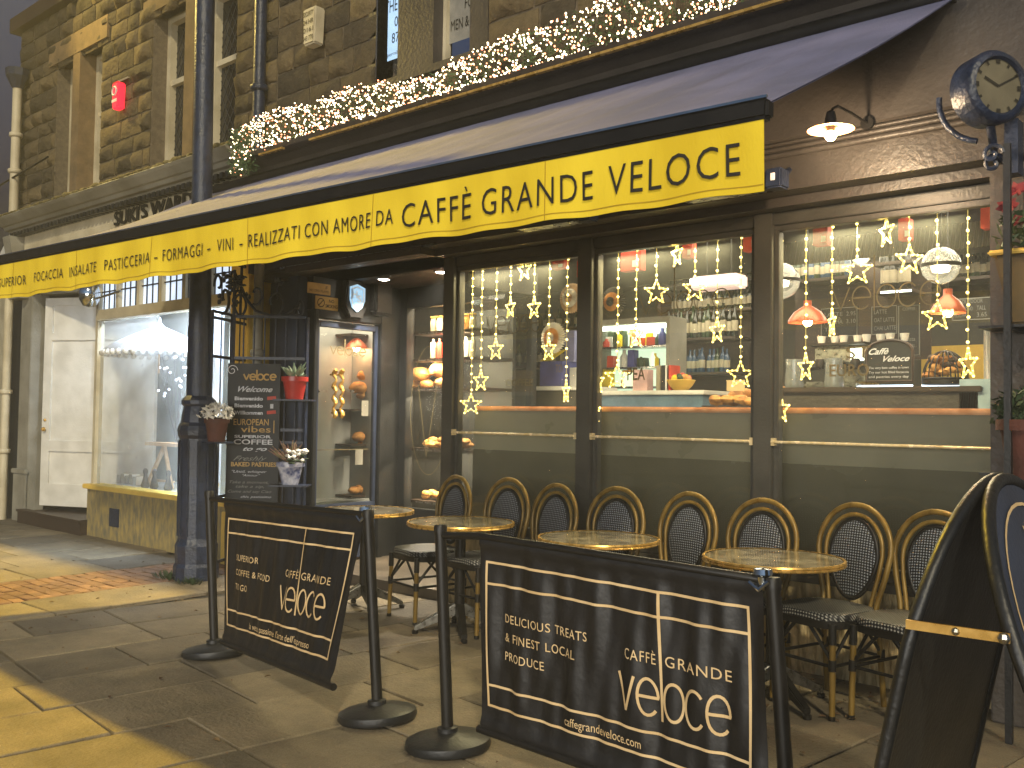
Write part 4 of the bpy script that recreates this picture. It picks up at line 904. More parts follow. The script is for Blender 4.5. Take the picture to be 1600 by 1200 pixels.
mb.build('iron_bud', 'iron', t2)
D1 = Vector((-.53, .86, 0)).normalized(); fix1 = Vector((lc.x+.02, lc.y+.12, 0))
gL1 = onray(326, 700, fix1, D1); gR1 = onray(397, 700, fix1, D1); z1T = onray(330, 485, fix1, D1).z
sc1 = [(spiral(.25, .14, .13, .03, -90, 220, asp=.9), .010), (spiral(.12, .25, .10, .03, 200, -90, asp=.9), .009), (spiral(.55, .16, .14, .03, 270, -60, asp=.9), .010), (spiral(.42, .33, .09, .03, 0, 320, asp=.9), .009), (spiral(.85, .12, .11, .03, -90, 230, asp=.9), .009), ([(.6, 0), (.6, .3), (.62, .62)], .010), ([(.56, .48), (.62, .52), (.68, .48)], .012)]
t1, P1f, L1, D1 = gate('iron_gate', 'scrolled iron gate leaf seen against the lit shop window beside the lamp column', gL1, gR1, z1T, [z1T, z1T-.055, onray(330, 556, fix1, D1).z, onray(330, 672, fix1, D1).z, onray(330, 690, fix1, D1).z, .7, .12], 4, sc1, z1T)
mb = M()
for (u, v) in ((.2, .33), (.33, .22), (.12, .12), (.5, .30), (.42, .12), (.7, .2)):
    c = P1f(u*L1, z1T+v)
    for k in range(3): mb.ball(c+Vector((.03*math.cos(k*2.1), .02, .03*math.sin(k*2.1))), .032, 6, (1, .4, .8), .5)
mb.build('iron_leaves', 'iron', t1)
# chalkboard hung on the gate
nf = Vector((D2.y, -D2.x, 0))
cb0 = onray(354, 680, fixp+nf*.03, D2); cb1 = onray(436, 680, fixp+nf*.03, D2); cz1 = onray(395, 568, fixp+nf*.03, D2).z; cz0 = onray(395, 790, fixp+nf*.03, D2).z
cw_ = (Vector((cb1.x-cb0.x, cb1.y-cb0.y, 0))).length; ch_ = cz1-cz0
t = thing('chalkboard', 'tall chalk lettered veloce Welcome menu board hung on the iron gate', 'chalkboard', (cb0.x, cb0.y, cz0))
O = Vector((cb0.x, cb0.y, cz0)); mb = M(); mb.prism([O, O+D2*cw_, O+D2*cw_+Vector((0, 0, ch_)), O+Vector((0, 0, ch_))], -nf*.02); bo = mb.build('board', 'chalk', t)
cf = lambda u, v: O+nf*.004+D2*(u*cw_)+Vector((0, 0, v*ch_))
def chalk(items, m_, name):
    for s, u0_, u1_, v, h, kw in items:
        b = M(); text(b, s, lambda u, v2: O+nf*.004+D2*u+Vector((0, 0, v2)), u0_*cw_, u1_*cw_, v*ch_, h*ch_, **kw); b.build(name, m_, bo)
    return M()
S = dict(shear=.35); Bd = dict(bold=.03)
b = chalk([('Welcome', .2, .86, .80, .04, dict(shear=.5, bold=.015)), ('Bienvenido', .14, .68, .74, .026, Bd), ('Bienvenido', .14, .68, .69, .026, Bd), ('Willkommen', .14, .68, .64, .026, Bd), ('SUPERIOR', .15, .85, .475, .02, Bd), ('COFFEE', .14, .88, .43, .035, dict(bold=.02)), ('to go', .32, .78, .385, .03, dict(shear=.5, bold=.02)), ('"Until, whisper', .12, .78, .23, .018, S), ('"Amour"', .32, .66, .205, .016, S), ('chiv, pastissimo', .3, .88, .055, .016, S)], 'chalkwhite', 'chalk_lettering')
b = chalk([('EUROPEAN', .13, .80, .565, .045, dict(bold=.01)), ('vibes', .27, .84, .515, .045, dict(bold=.01)), ('BAKED PASTRIES', .1, .96, .275, .03, Bd)], 'chalkgold', 'gold_lettering')
lf = lambda u, v: O+nf*.004+D2*u+Vector((0, 0, v)); logo(b, lf, .3*cw_, .92*cw_, .885*ch_, .04*ch_, .955*ch_, .014); stroke(b, line((.90*cw_, .51*ch_), (.90*cw_, .6*ch_)), lf, .008); b.build('gold_lettering', 'chalkgold', bo)
b = chalk([('Freshly', .14, .78, .315, .035, dict(shear=.6)), ('Take a moment,', .08, .82, .155, .02, S), ('take a sip,', .2, .74, .125, .02, S), ('Come and say Ciao', .05, .88, .09, .02, S)], 'chalkpale', 'grey_lettering')
b = M()
for v in (.745, .645): stroke(b, line((.76*cw_, v*ch_+.012), (.93*cw_, v*ch_+.02)), lf, .03)
b.build('red_flags', 'red', bo); b = M(); stroke(b, line((.82*cw_, .70*ch_), (.88*cw_, .70*ch_)), lf, .04); stroke(b, spiral(.08*cw_, .95*ch_, .05, .01, 0, 500), lf, .006); b.build('white_marks', 'chalkwhite', bo)
# pots on the gate shelves
def plant_pot(label, p, rt, rb, h, m_, kind):
    t = thing('flower_pot', label, 'flower pot', p, 'flower pots on the iron gate'); c = p
    mb = M(); mb.lathe([(rb, 0), (rt*.95, h*.8), (rt*1.08, h*.8), (rt*1.08, h), (rt*.95, h), (rt*.85, h*.85), (0, h*.85)], c, 24); mb.build('pot', m_, t, True)
    mb = M(); q = c+Vector((0, 0, h*.9))
    if kind == 'succ':
        for i in range(26):
            a = i*2.4; e = .25+.9*rnd.random(); L_ = rt*(1.0+.7*rnd.random()); d = Vector((math.cos(a)*math.cos(e), math.sin(a)*math.cos(e), math.sin(e)))
            mb.tube([q, q+d*L_*.5, q+d*L_], [.012, .018, .003], 6)
        mb.build('leaves', 'paleleaf', t, True)
    elif kind == 'white':
        for i in range(170):
            a = rnd.random()*6.3; e = rnd.random()*1.5; d = Vector((math.cos(a)*math.cos(e)*1.1, math.sin(a)*math.cos(e)*1.1, .2+math.sin(e)*.9)); s_ = q+d*rt*1.35*(.75+.3*rnd.random())
            for k in range(2): x_ = Vector((rnd.uniform(-1, 1), rnd.uniform(-1, 1), rnd.uniform(-1, 1))).normalized()*.028; y_ = d.cross(x_).normalized()*.012; mb.add([s_-y_, s_+x_, s_+y_, s_-x_], [(0, 1, 2, 3)])
        mb.build('flowers', 'petal', t); mb = M()
        for i in range(40): a = i*.16; mb.tube([q, q+Vector((math.cos(a)*rt, math.sin(a)*rt, rt*.6))], .003, 4)
        mb.build('stems', 'leaf', t)
    else:
        for i in range(60):
            a = rnd.random()*6.3; e = .5+rnd.random(); d = Vector((math.cos(a)*math.cos(e)-.15, math.sin(a)*math.cos(e), math.sin(e))); L_ = rt*(1.0+1.1*rnd.random()); mb.tube([q, q+d*L_*.6, q+d*L_], [.004, .007, .002], 5)
        mb.build('heather_sprigs', 'heather', t); mb = M()
        for i in range(26): a = rnd.random()*6.3; s_ = q+Vector((.05+.09*rnd.random(), .08*math.sin(a), .03+.1*rnd.random())); mb.ball(s_, .02, 6, (1, 1, .7), .5)
        mb.build('flowers', 'petal', t); mb = M()
        for i in range(30): a = rnd.random()*6.3; s_ = q+Vector((.05+.09*rnd.random(), .08*math.sin(a), .01+.08*rnd.random())); mb.ball(s_, .018, 5, (1.4, 1, .4), .3)
        mb.build('leaves', 'leaf', t)
nq = nf*.11
def shelf(p, w_, name_parent):
    b = M(); b.prism([p-D2*w_/2-nf*.1+Vector((0, 0, -.015)), p+D2*w_/2-nf*.1+Vector((0, 0, -.015)), p+D2*w_/2+nf*.1+Vector((0, 0, -.015)), p-D2*w_/2+nf*.1+Vector((0, 0, -.015))], (0, 0, .014)); b.build('pot_shelf', 'iron', name_parent)
for px, lab, rt, rb, h, m_, kd in (((460, 624), 'red glazed pot of pale succulents on the gate shelf', .11, .075, .2, 'pot', 'succ'), ((453, 757), 'blue and white painted pot of heather and white flowers', .115, .07, .2, 'painted', 'heath')):
    p = onray(px[0], px[1], fixp+nf*.1, D2); shelf(p, .34, t2); plant_pot(lab, p, rt, rb, h, m_, kd)
p = onray(338, 690, fix1+Vector((.12, .0, 0)), D1); b = M(); b.box((p.x-.12, p.y-.1, p.z-.015), (p.x+.12, p.y+.1, p.z-.001)); b.build('pot_shelf', 'iron', t1); plant_pot('dusky terracotta pot of white chrysanthemums beside the lamp column', p, .10, .07, .2, 'terra', 'white')

# ================================================================== banner barriers
def barrier(label, A0, A1, B0, B1, corners, logo_, lines_, web, wob):
    """A0/A1 foot and head of the first post, B0/B1 of the second; corners TL TR BR BL of the banner"""
    t = thing('banner_barrier', label, 'barrier', (A0.x, A0.y, 0), 'café banner barriers')
    for a, b in ((A0, A1), (B0, B1)):
        mb = M(); mb.tube([a+Vector((0, 0, .02)), b], .026, 16); po = mb.build('post', 'blackmetal', t, True)
        ax = (b-a).normalized(); q = Vector((0, 0, 1)).rotation_difference(ax).to_matrix()
        mb = M(); mb.lathe([(.185, .0), (.19, .012), (.185, .035), (.165, .045), (.06, .062), (.045, .066), (.045, .085), (.03, .09)], a, 40, q); mb.build('base', 'black', po, True)
        mb = M(); mb.lathe([(.027, -.03), (.029, -.03), (.03, .0), (.026, .012), (0, .014)], b, 16, q); mb.build('cap', 'blackmetal', po, True)
    TL, TR, BRc, BL = corners
    ins = (TL-A1); e1 = A1+Vector((0, 0, -.035)); e2 = B1+Vector((0, 0, -.035))
    mb = M(); mb.tube([e1, TL, TR, e2], .016, 10); mb.build('top_rail', 'blackmetal', t, True)
    mb = M(); mb.tube([BL+(BL-BRc).normalized()*.02, BRc+(BRc-BL).normalized()*.03], .017, 10); mb.build('bottom_rail', 'blackmetal', t, True)
    mb = M()
    for p in (TR,): mb.lathe([(.012, -.05), (.02, -.045), (.02, -.02), (.034, -.01), (.03, .008), (0, .012)], p+Vector((0, 0, .03)), 14); mb.tube([p+Vector((.03, -.02, .0)), p+Vector((.0, -.03, -.03)), p+Vector((-.04, -.02, -.01))], .008, 6)
    mb.build('clip', 'chrome', t, True)
    nrm = (TR-TL).cross(BL-TL).normalized()
    if nrm.y > 0: nrm = -nrm
    W_ = (TR-TL).length; H_ = (BL-TL).length
    def S(u, v, o=0.0):
        p = (TL*(1-u)+TR*u)*(1-v)+(BL*(1-u)+BRc*u)*v
        k = min(1, v*5)*min(1, (1-v)*5)
        d = wob*k*(math.sin(u*31+v*3)+.6*math.sin(u*57+1.3-v*4)+.35*math.sin(u*93+v*7))
        d += .010*math.exp(-((v-.03)/.03)**2)*1.3+.012*math.exp(-((v-.965)/.03)**2)
        return p+nrm*(d+o)
    mb = M(); mb.grid(lambda u, v: S(u, v), 150, 50); n = len(mb.v); mb.add([v-nrm*.003 for v in mb.v], [f[::-1] for f in mb.f]); bo = mb.build('banner', 'banner', t, True)
    f = lambda u, v: S(u, v, .0065)
    b = M()
    ul, ur, v1, v2, v3, v4, uv = lines_; wl = .011/1.0
    def hl(v): b.grid(lambda p, q: f(ul+(ur-ul)*p, v+(q-.5)*.010/H_), 100, 1)
    def vl(u, va, vb): b.grid(lambda p, q: f(u+(p-.5)*.010/W_, va+(vb-va)*q), 1, 40)
    for v in (v1, v2, v3, v4): hl(v)
    vl(ul, v1-.006, v4+.006); vl(ur, v1-.006, v4+.006)
    fm = lambda u, v: f(u/W_, 1-v/H_)
    lt_, lx0, lx1, lv, lh, cv = logo_
    ux = logo(b, fm, lx0*W_, lx1*W_, (1-lv)*H_, lh*H_, (1-v1)*H_, .011)
    text(b, 'CAFFÈ', fm, (lx0+.025)*W_, ux-.018, (1-cv)*H_, .040, space=1.15); text(b, 'GRANDE', fm, ux+.018, ux+.018+.205*W_, (1-cv)*H_, .040, space=1.15)
    for s, u0_, u1_, v in lt_: text(b, s, fm, u0_*W_, u1_*W_, (1-v)*H_, .036, space=1.1)
    text(b, web[0], fm, web[1]*W_, web[2]*W_, (1-web[3])*H_, .034)
    b.build('lettering', 'tan', bo); return t
def post(bx, by, tx, ty):
    a = PZ(bx, by); return a, PY(tx, ty, a.y)
a0_, a1_ = post(335, 1022, 327, 770); b0_, b1_ = post(590, 1122, 575, 800)
tl = a1_*.93+b1_*.07; tr = a1_*.03+b1_*.97
pl = PX(349, 1004, tl.x) if False else PY(350, 1004, tl.y-.05); pb = PY(517, 1072, tr.y-.30)
tl = PY(353, 782, tl.y); tr = PY(571, 804, tr.y)
barrier('black barrier banner reading SUPERIOR COFFEE & FOOD TO GO, swung out at its far end', a0_, a1_, b0_, b1_, (tl, tr, pb, pl),
        ([('SUPERIOR', .11, .30, .41), ('COFFEE & FOOD', .11, .42, .51), ('TO GO', .11, .23, .61)], .51, .86, .665, .15, .455), None or (.04, .955, .125, .225, .76, .865, .655), ("la vera passione l'arte dell'espresso", .27, .80, .845), .0055)
a0_, a1_ = post(700, 1167, 688, 824); b1_ = PY(1207, 908, 3.02); b0_ = Vector((b1_.x+.07, 3.02, 0))
tl = PY(752, 838, a1_.y*.9+b1_.y*.1-.02); tr = PY(1192, 906, b1_.y-.02); bl = PY(753, 1140, tl.y-.01); br = Vector((tr.x+.055, tr.y-.05, bl.z-.03))
barrier('black barrier banner reading DELICIOUS TREATS & FINEST LOCAL PRODUCE', a0_, a1_, b0_, b1_, (tl, tr, br, bl),
        ([('DELICIOUS TREATS', .10, .43, .42), ('& FINEST LOCAL', .10, .39, .515), ('PRODUCE', .10, .265, .61)], .54, .895, .68, .16, .45), (.033, .955, .125, .235, .755, .86, .672), ('caffegrandeveloce.com', .345, .62, .835), .0085)

# ================================================================== tables
def make_table(label):
    t = thing('bistro_table', label, 'table', (0, 0, 0), 'round bistro tables outside the café'); Rr = .36
    mb = M(); mb.lathe([(0, .715), (Rr-.012, .715), (Rr-.012, .738), (0, .738)], n=56); mb.build('tabletop', 'marble', t)
    mb = M(); mb.lathe([(Rr-.012, .715), (Rr, .715), (Rr+.003, .721), (Rr-.001, .727), (Rr+.003, .733), (Rr, .742), (Rr-.012, .742)], n=56, cap=False); mb.build('brass_edge', 'gold', t, True)
    mb = M()
    for k in range(-3, 4): mb.box((Rr-.005+.004*(k % 2), k*.02-.004, .707), (Rr+.006, k*.02+.004, .741))
    mb = M(); mb.lathe([(.035, .12), (.035, .69), (.15, .705), (.16, .714)], n=20); mb.build('column', 'blackmetal', t, True)
    for k in range(4):
        a = math.pi/4+k*math.pi/2; d = Vector((math.cos(a), math.sin(a), 0)); mb = M(); p = d*.03+Vector((0, 0, .17)); q = d*.30+Vector((0, 0, .04)); s = Vector((-d.y, d.x, 0))
        mb.add([p+s*.03+Vector((0, 0, .03)), p-s*.03+Vector((0, 0, .03)), p-s*.03-Vector((0, 0, .05)), p+s*.03-Vector((0, 0, .05)), q+s*.02+Vector((0, 0, .012)), q-s*.02+Vector((0, 0, .012)), q-s*.02-Vector((0, 0, .02)), q+s*.02-Vector((0, 0, .02))], [(0, 1, 2, 3), (7, 6, 5, 4), (0, 4, 5, 1), (1, 5, 6, 2), (2, 6, 7, 3), (3, 7, 4, 0)])
        lo = mb.build('foot', 'blackmetal' if k % 2 else 'steel', t, bevel=.006); mb = M(); mb.lathe([(.02, 0), (.022, .02), (.014, .026)], d*.295, 12); mb.build('foot_pad', 'blackmetal', lo)
    return t
tabs = [((571, 797), 'small round brass edged table nearest the porch, behind the SUPERIOR COFFEE banner'), ((720, 815), 'round brass edged table standing between the two barriers'), ((935, 840), 'round brass edged table behind the left half of the DELICIOUS TREATS banner'), ((1208, 871), 'round brass edged table in front of the widest bamboo chair, beyond the end barrier post')]
T0 = make_table(tabs[0][1])
for i, (px, lab) in enumerate(tabs):
    p = PZ(*px, .74); loc = (p.x, p.y, 0); rz = (.35, .1, .6, .25)[i]
    if i == 0: T0.location = loc; T0.rotation_euler = (0, 0, rz)
    else: dup(T0, loc, rz, lab)

# ================================================================== chairs
def make_chair(label):
    t = thing('bistro_chair', label, 'chair', (0, 0, 0), 'bamboo bistro chairs along the café windows')
    mb = M(); N_ = 40
    def seatp(a, z, s=1): # rounded square outline
        c, s_ = math.cos(a), math.sin(a); k = .205/max(1e-6, (abs(c)**3.2+abs(s_)**3.2)**(1/3.2)); return Vector((c*k*s, s_*k*s*(.98), z))
    rings = [(.435, .97), (.44, 1.0), (.465, 1.0), (.472, .97), (.47, .6), (.468, .0)]
    vs = [seatp(2*math.pi*i/N_, z, s) for z, s in rings for i in range(N_)]
    mb.add(vs, [(k*N_+i, k*N_+(i+1) % N_, (k+1)*N_+(i+1) % N_, (k+1)*N_+i) for k in range(len(rings)-1) for i in range(N_)]+[tuple(range(N_))[::-1]]); mb.build('seat', 'weaveseat', t, True)
    mb = M(); vs = [seatp(2*math.pi*i/N_, z, s) for z, s in ((.405, .985), (.405, 1.02), (.438, 1.02), (.438, .985)) for i in range(N_)]
    mb.add(vs, [(k*N_+i, k*N_+(i+1) % N_, ((k+1) % 4)*N_+(i+1) % N_, ((k+1) % 4)*N_+i) for k in range(4) for i in range(N_)]); mb.build('seat_rim', 'blackmetal', t, True)
    for sx in (-1, 1):
        mb = M(); mb.tube([(sx*.175, -.175, .40), (sx*.178, -.18, .2), (sx*.18, -.185, 0)], [.015, .0155, .0145], 10); lg = mb.build('leg', 'bamboo', t, True)
        mb = M(); mb.tube([(sx*.175, -.175, .43), (sx*.177, -.178, .34)], .0185, 10); mb.tube([(sx*.1775, -.179, .27), (sx*.178, -.18, .22)], .0185, 10); mb.tube([(sx*.18, -.185, .02), (sx*.18, -.185, 0)], .017, 10); mb.build('binding', 'blackmetal', lg, True)
        mb = M(); mb.tube([(sx*.165, .19, .42), (sx*.168, .215, .2), (sx*.17, .235, 0)], [.015, .0155, .0145], 10); lg = mb.build('leg', 'bamboo', t, True)
        mb = M(); mb.tube([(sx*.168, .215, .27), (sx*.168, .215, .22)], .0185, 10); mb.build('binding', 'blackmetal', lg, True)
    # back: outer hoop running down to the seat, inner oval hoop round a woven panel
    def tilt(x, z): return Vector((x, .185+(z-.45)*.14, z))
    out = [tilt(-.150, .40), tilt(-.165, .5), tilt(-.198, .62), tilt(-.217, .72)]
    for i in range(1, 20): a = math.pi-math.pi*i/20; out.append(tilt(.217*math.cos(a), .73+.215*math.sin(a)))
    out += [tilt(.217, .72), tilt(.198, .62), tilt(.165, .5), tilt(.150, .40)]
    mb = M(); mb.tube(out, .0142, 10); bf = mb.build('back_hoop', 'bamboo', t, True)
    mb = M()
    for i in (2, 6, 12, 18, 22, 26): 
        if i < len(out)-1: mb.tube([out[i], out[i]*.8+out[i+1]*.2], .0155, 10)
    mb.build('bamboo_joints', 'bamboo', bf, True)
    inn = [tilt(-.118, .43), tilt(-.135, .52), tilt(-.158, .62), tilt(-.170, .71)]
    for i in range(1, 20): a = math.pi-math.pi*i/20; inn.append(tilt(.170*math.cos(a), .72+.178*math.sin(a)))
    inn += [tilt(.170, .71), tilt(.158, .62), tilt(.135, .52), tilt(.118, .43)]
    mb = M(); mb.tube(inn, .0108, 10); mb.build('inner_hoop', 'bamboo', t, True)
    mb = M(); pr = [(0.0, .0)]
    def pan(u, v): # oval panel with soft puff
        a = 2*math.pi*u; rx = .140*v; rz = .19*v; z = .685+rz*math.sin(a)*(1 if math.sin(a) > 0 else 1.02); x = rx*math.cos(a)*(1 if math.sin(a) > 0 else 1-.18*abs(math.sin(a))); p = tilt(x, z); p.y -= .012*(1-v**4); return p
    mb.grid(pan, 40, 8); mb2 = [v+Vector((0, .02, 0)) for v in mb.v]; n = len(mb.v); mb.add(mb2, [f[::-1] for f in mb.f]); mb.build('back_panel', 'weave', t, True)
    mb = M(); mb.tube([pan(i/40, 1)+Vector((0, .005, 0)) for i in range(40)], .012, 8, True); mb.build('panel_rim', 'blackmetal', t, True)
    mb = M()
    for sx in (-1, 1):
        mb.tube([(sx*.178, -.18, .24), (sx*.168, .215, .24)], .008, 6); mb.tube([(sx*.178, -.17, .27), (sx*.175, -.03, .41)], .009, 6); mb.tube([(sx*.168, .20, .27), (sx*.175, .06, .41)], .009, 6); mb.tube([(sx*.17, -.178, .27), (sx*.04, -.178, .41)], .009, 6)
    mb.tube([(-.178, -.18, .24), (.178, -.18, .24)], .008, 6); mb.tube([(-.168, .215, .24), (.168, .215, .24)], .008, 6); mb.build('stretcher', 'blackmetal', t, True)
    t.scale = (1.02, 1.02, 1.02); return t
chairs = [(713, 742, 'bamboo hooped chair farthest left, under the bread window'), (795, 746, 'bamboo hooped chair second from the porch, behind the table between the barriers'), (870, 755, 'bamboo hooped chair third from the porch, right of the table between the barriers'), (965, 760, 'bamboo hooped chair behind the table at the DELICIOUS TREATS banner'), (1078, 768, 'bamboo hooped chair standing between the third and fourth tables'), (1193, 778, 'bamboo hooped chair directly behind the table by the end barrier post'), (1338, 785, 'bamboo hooped chair in full view between the last table and the arched sign'), (1464, 796, 'bamboo hooped chair partly hidden by the arched sign board')]
C0 = make_chair(chairs[0][2]); rzs = [-.22, -.10, -.18, -.06, -.2, -.1, -.26, -.24]
for i, (px, py, lab) in enumerate(chairs):
    p = PY(px, py, 5.0); rz = rzs[i]; b = Vector((math.sin(rz), -math.cos(rz), 0))*.25
    loc = (p.x+b.x, 5.0+b.y, 0); k = p.z/.957
    if i == 0: C0.location = loc; C0.rotation_euler = (0, 0, rz); c = C0
    else: c = dup(C0, loc, rz, lab)
    c.scale = (1.02, 1.02, k)

# ================================================================== arched sandwich board
sb = thing('sandwich_board', 'black arched sandwich board with a gold lettered front at the kerb end', 'sandwich board', (-.55, 2.5, 0))
YN, WB = 2.2, .86
Ls, Lt, Rs, Rt = Vector((-.80, YN, .66)), Vector((-.73, YN, 1.0)), Vector((-.53, YN, 1.0)), Vector((-.614, YN, 1.22))
def leaf(name, xa, za, xb, zb, mtl, depth):
    sl = (xb-xa)/(zb-za); x_at = lambda z: xa+(z-za)*sl
    hz = 1.31; t_ = WB/2; zs = hz-t_*.95
    pl = [(YN, .02), (YN, zs)]+[(YN+t_-t_*math.cos(R(a)), zs+t_*.95*math.sin(R(a))) for a in range(8, 180, 8)]+[(YN+WB, zs), (YN+WB, .02), (YN+WB-.05, .02), (YN+WB-.05, .14), (YN+.05, .14), (YN+.05, .02)]
    inset = lambda d: [(YN+d, .16), (YN+d, zs)]+[(YN+t_-(t_-d)*math.cos(R(a)), zs+(t_*.95-d)*math.sin(R(a))) for a in range(8, 180, 8)]+[(YN+WB-d, zs), (YN+WB-d, .16)]
    P = lambda y, z, o=0: Vector((x_at(z)+o, y, z)); mb = M()
    ip = inset(.014)
    mb.prism([P(y, z) for y, z in ip], (depth, 0, 0)); lo = mb.build(name, mtl, sb)
    edge = pl[:2+len(range(8, 180, 8))+2]
    mb = M(); mb.tube([P(y, z, depth/2) for y, z in edge], .016, 10); mb.build('frame', 'black', lo, True)
    mb = M(); mb.bar(P(YN+.03, .16, depth/2), P(YN+WB-.03, .16, depth/2), .03); mb.build('bottom_bar', 'black', lo); return P, lo, inset, zs
P, lo, inset, zs = leaf('rear_leaf', Ls.x, Ls.z, Lt.x, Lt.z, 'black', .012)
P, lo, inset, zs = leaf('front_leaf', Rs.x, Rs.z, Rt.x, Rt.z, 'navy', .012)
mb = M(); f = lambda u, v: P(YN+u, v, .016)
# lettering reads along +Y seen from +X
rim = [(y-YN, z) for y, z in inset(.06)]; q = [(u, max(v, .72)) for u, v in rim]; stroke(mb, q+[q[0]], f, .008)
text(mb, 'CAFFÈ', f, .22, .40, .985, .035); text(mb, 'GRANDE', f, .44, .66, .985, .035); logo(mb, f, .20, .68, .86, .09, 1.2, .009)
for v in (.64, .60): stroke(mb, line((.09, v), (.77, v)), f, .008)
mb.build('lettering', 'tan', lo)
mb = M(); a = PY(1416, 975, YN-.02); b = PY(1578, 998, YN-.02); mb.bar(a, b, .008, .020, (0, 0, 1)); mb.build('strap', 'gold', sb)
mb = M(); mb.ball(b+Vector((-.01, -.008, 0)), .013, 8); mb.ball((a+b)/2+Vector((0, -.006, 0)), .009, 8); mb.build('strap_bolts', 'steel', sb)

# ================================================================== planters at the right hand pilaster
def planter(name, label, p, kind):
    t = thing(name, label, 'planter', p)
    if kind == 0:
        mb = M(); mb.prism([p+Vector((-.13, 0, .17)), p+Vector((.26, 0, .17)), p+Vector((.20, 0, -.17)), p+Vector((-.05, 0, -.17))], (0, -.1, 0)); mb.build('pot', mat('mustard_planter', '#54431c', .6, c2='#423516'), t, bevel=.015)
        mb = M(); mb.box((p.x-.15, p.y-.12, p.z+.171), (p.x+.28, p.y+.01, p.z+.195)); mb.build('pot_rim', 'ochre', t, bevel=.008); z = .2; n = 260
    else:
        mb = M(); mb.lathe([(.09, -.2), (.13, .1), (.15, .1), (.15, .15), (.13, .15), (.11, .08), (0, .08)], p+Vector((.06, -.12, 0)), 24); mb.build('pot', 'terra', t, True); z = .12; n = 420
    mb = M()
    for i in range(n):
        a = rnd.random()*6.3; r_ = .19*rnd.random()**.5; c = p+Vector((.07+r_*math.cos(a), -.08+r_*.7*math.sin(a), z+.22*rnd.random()*(1-r_*2))); d = Vector((rnd.uniform(-1, 1), rnd.uniform(-1, 1), rnd.uniform(-.5, 1))).normalized()*rnd.uniform(.02, .045); w_ = d.cross(Vector((rnd.random(), rnd.random(), rnd.random()))).normalized()*.012
        mb.add([c-d, c+w_, c+d, c-w_], [(0, 1, 2, 3)])
    mb.build('leaves', 'leaf', t)
    if kind == 0:
        mb = M()
        for cxy in range(9):
            a = cxy*.8; c = p+Vector((.07+.13*math.cos(a), -.10+.07*math.sin(a), .34+.1*(cxy % 3)*.6))
            for k in range(7): b_ = k*.9; d = Vector((math.cos(b_), math.sin(b_)*.6-.4, math.sin(b_)*.8+.1))*.055; w_ = d.cross(Vector((.2, 1, .3))).normalized()*.018; mb.add([c, c+d*.5+w_, c+d, c+d*.5-w_], [(0, 1, 2, 3)])
        mb.build('red_bracts', 'redpetal', t)
p = PY(1606, 455, 5.04); planter('wall_planter', 'yellow planter of red poinsettias on the right hand pilaster', p, 0)
p = PY(1600, 705, 5.02); planter('wall_planter', 'terracotta pot of leafy green trailing plant low on the pilaster', p, 1)
p = PY(1575, 600, 4.78); q = thing('plant_stand', 'slim black pole holding the planters at the window end', 'plant stand', (p.x, 4.78, 0)); mb = M(); mb.bar((p.x, 4.78, 0), (p.x, 4.78, 2.75), .03); mb.build('pole', 'black', q)
for px, py in ((1580, 516), (1580, 742)): mb = M(); c = PY(px, py, 5.0); mb.bar((p.x, 4.78, c.z), (p.x, 5.05, c.z), .025); mb.box((p.x-.14, 4.83, c.z), (p.x+.2, 5.05, c.z+.012)); mb.build('bracket', 'black', q)

# ================================================================== light curtain strands with stars
SYL = WY+.045
strands = [((735.6+4, 404), (735.6, 632), 32), ((754.7, 404), (750.6, 595), 21), ((776.7, 406), (774.5, 546), 21), ((799, 398), (797, 481), 14), ((819.7, 393), (819, 422), 20), ((836, 393), (834, 481), 19), ((859.6, 399), (857, 546), 20), ((887.6, 398), (884, 612), 9),
           ((934, 375), (932.5, 643), 11), ((937, 374), (935.5, 597), 16), ((966.7, 372), (964, 589), 36), ((995, 368), (994, 525), 24), ((1026, 364), (1026, 457), 35), ((1059, 356), (1057, 398), 15), ((1088, 353), (1084, 452), 35), ((1122, 350), (1120, 517), 22), ((1158.6, 348), (1157, 586), 41),
           ((1222, 335), (1220, 640), 24), ((1260, 331), (1258.6, 574), 22), ((1300.7, 329), (1299.6, 505), 11), ((1340, 319), (1339, 423), 45), ((1385, 312), (1385, 363), 21), ((1420, 310), (1421.5, 406), 40), ((1465.5, 296), (1463.6, 494), 46), ((1511.5, 293), (1513.5, 568.6), 26), ((1563, 290), (1562, 622), 14)]
lens_ = sorted(range(len(strands)), key=lambda i: strands[i][1][1]-strands[i][0][1])
bay = lambda x: 'left' if x < 915 else 'middle' if x < 1195 else 'right'
nth = ['first', 'second', 'third', 'fourth', 'fifth', 'sixth', 'seventh', 'eighth', 'ninth', 'tenth']; cnt = {}
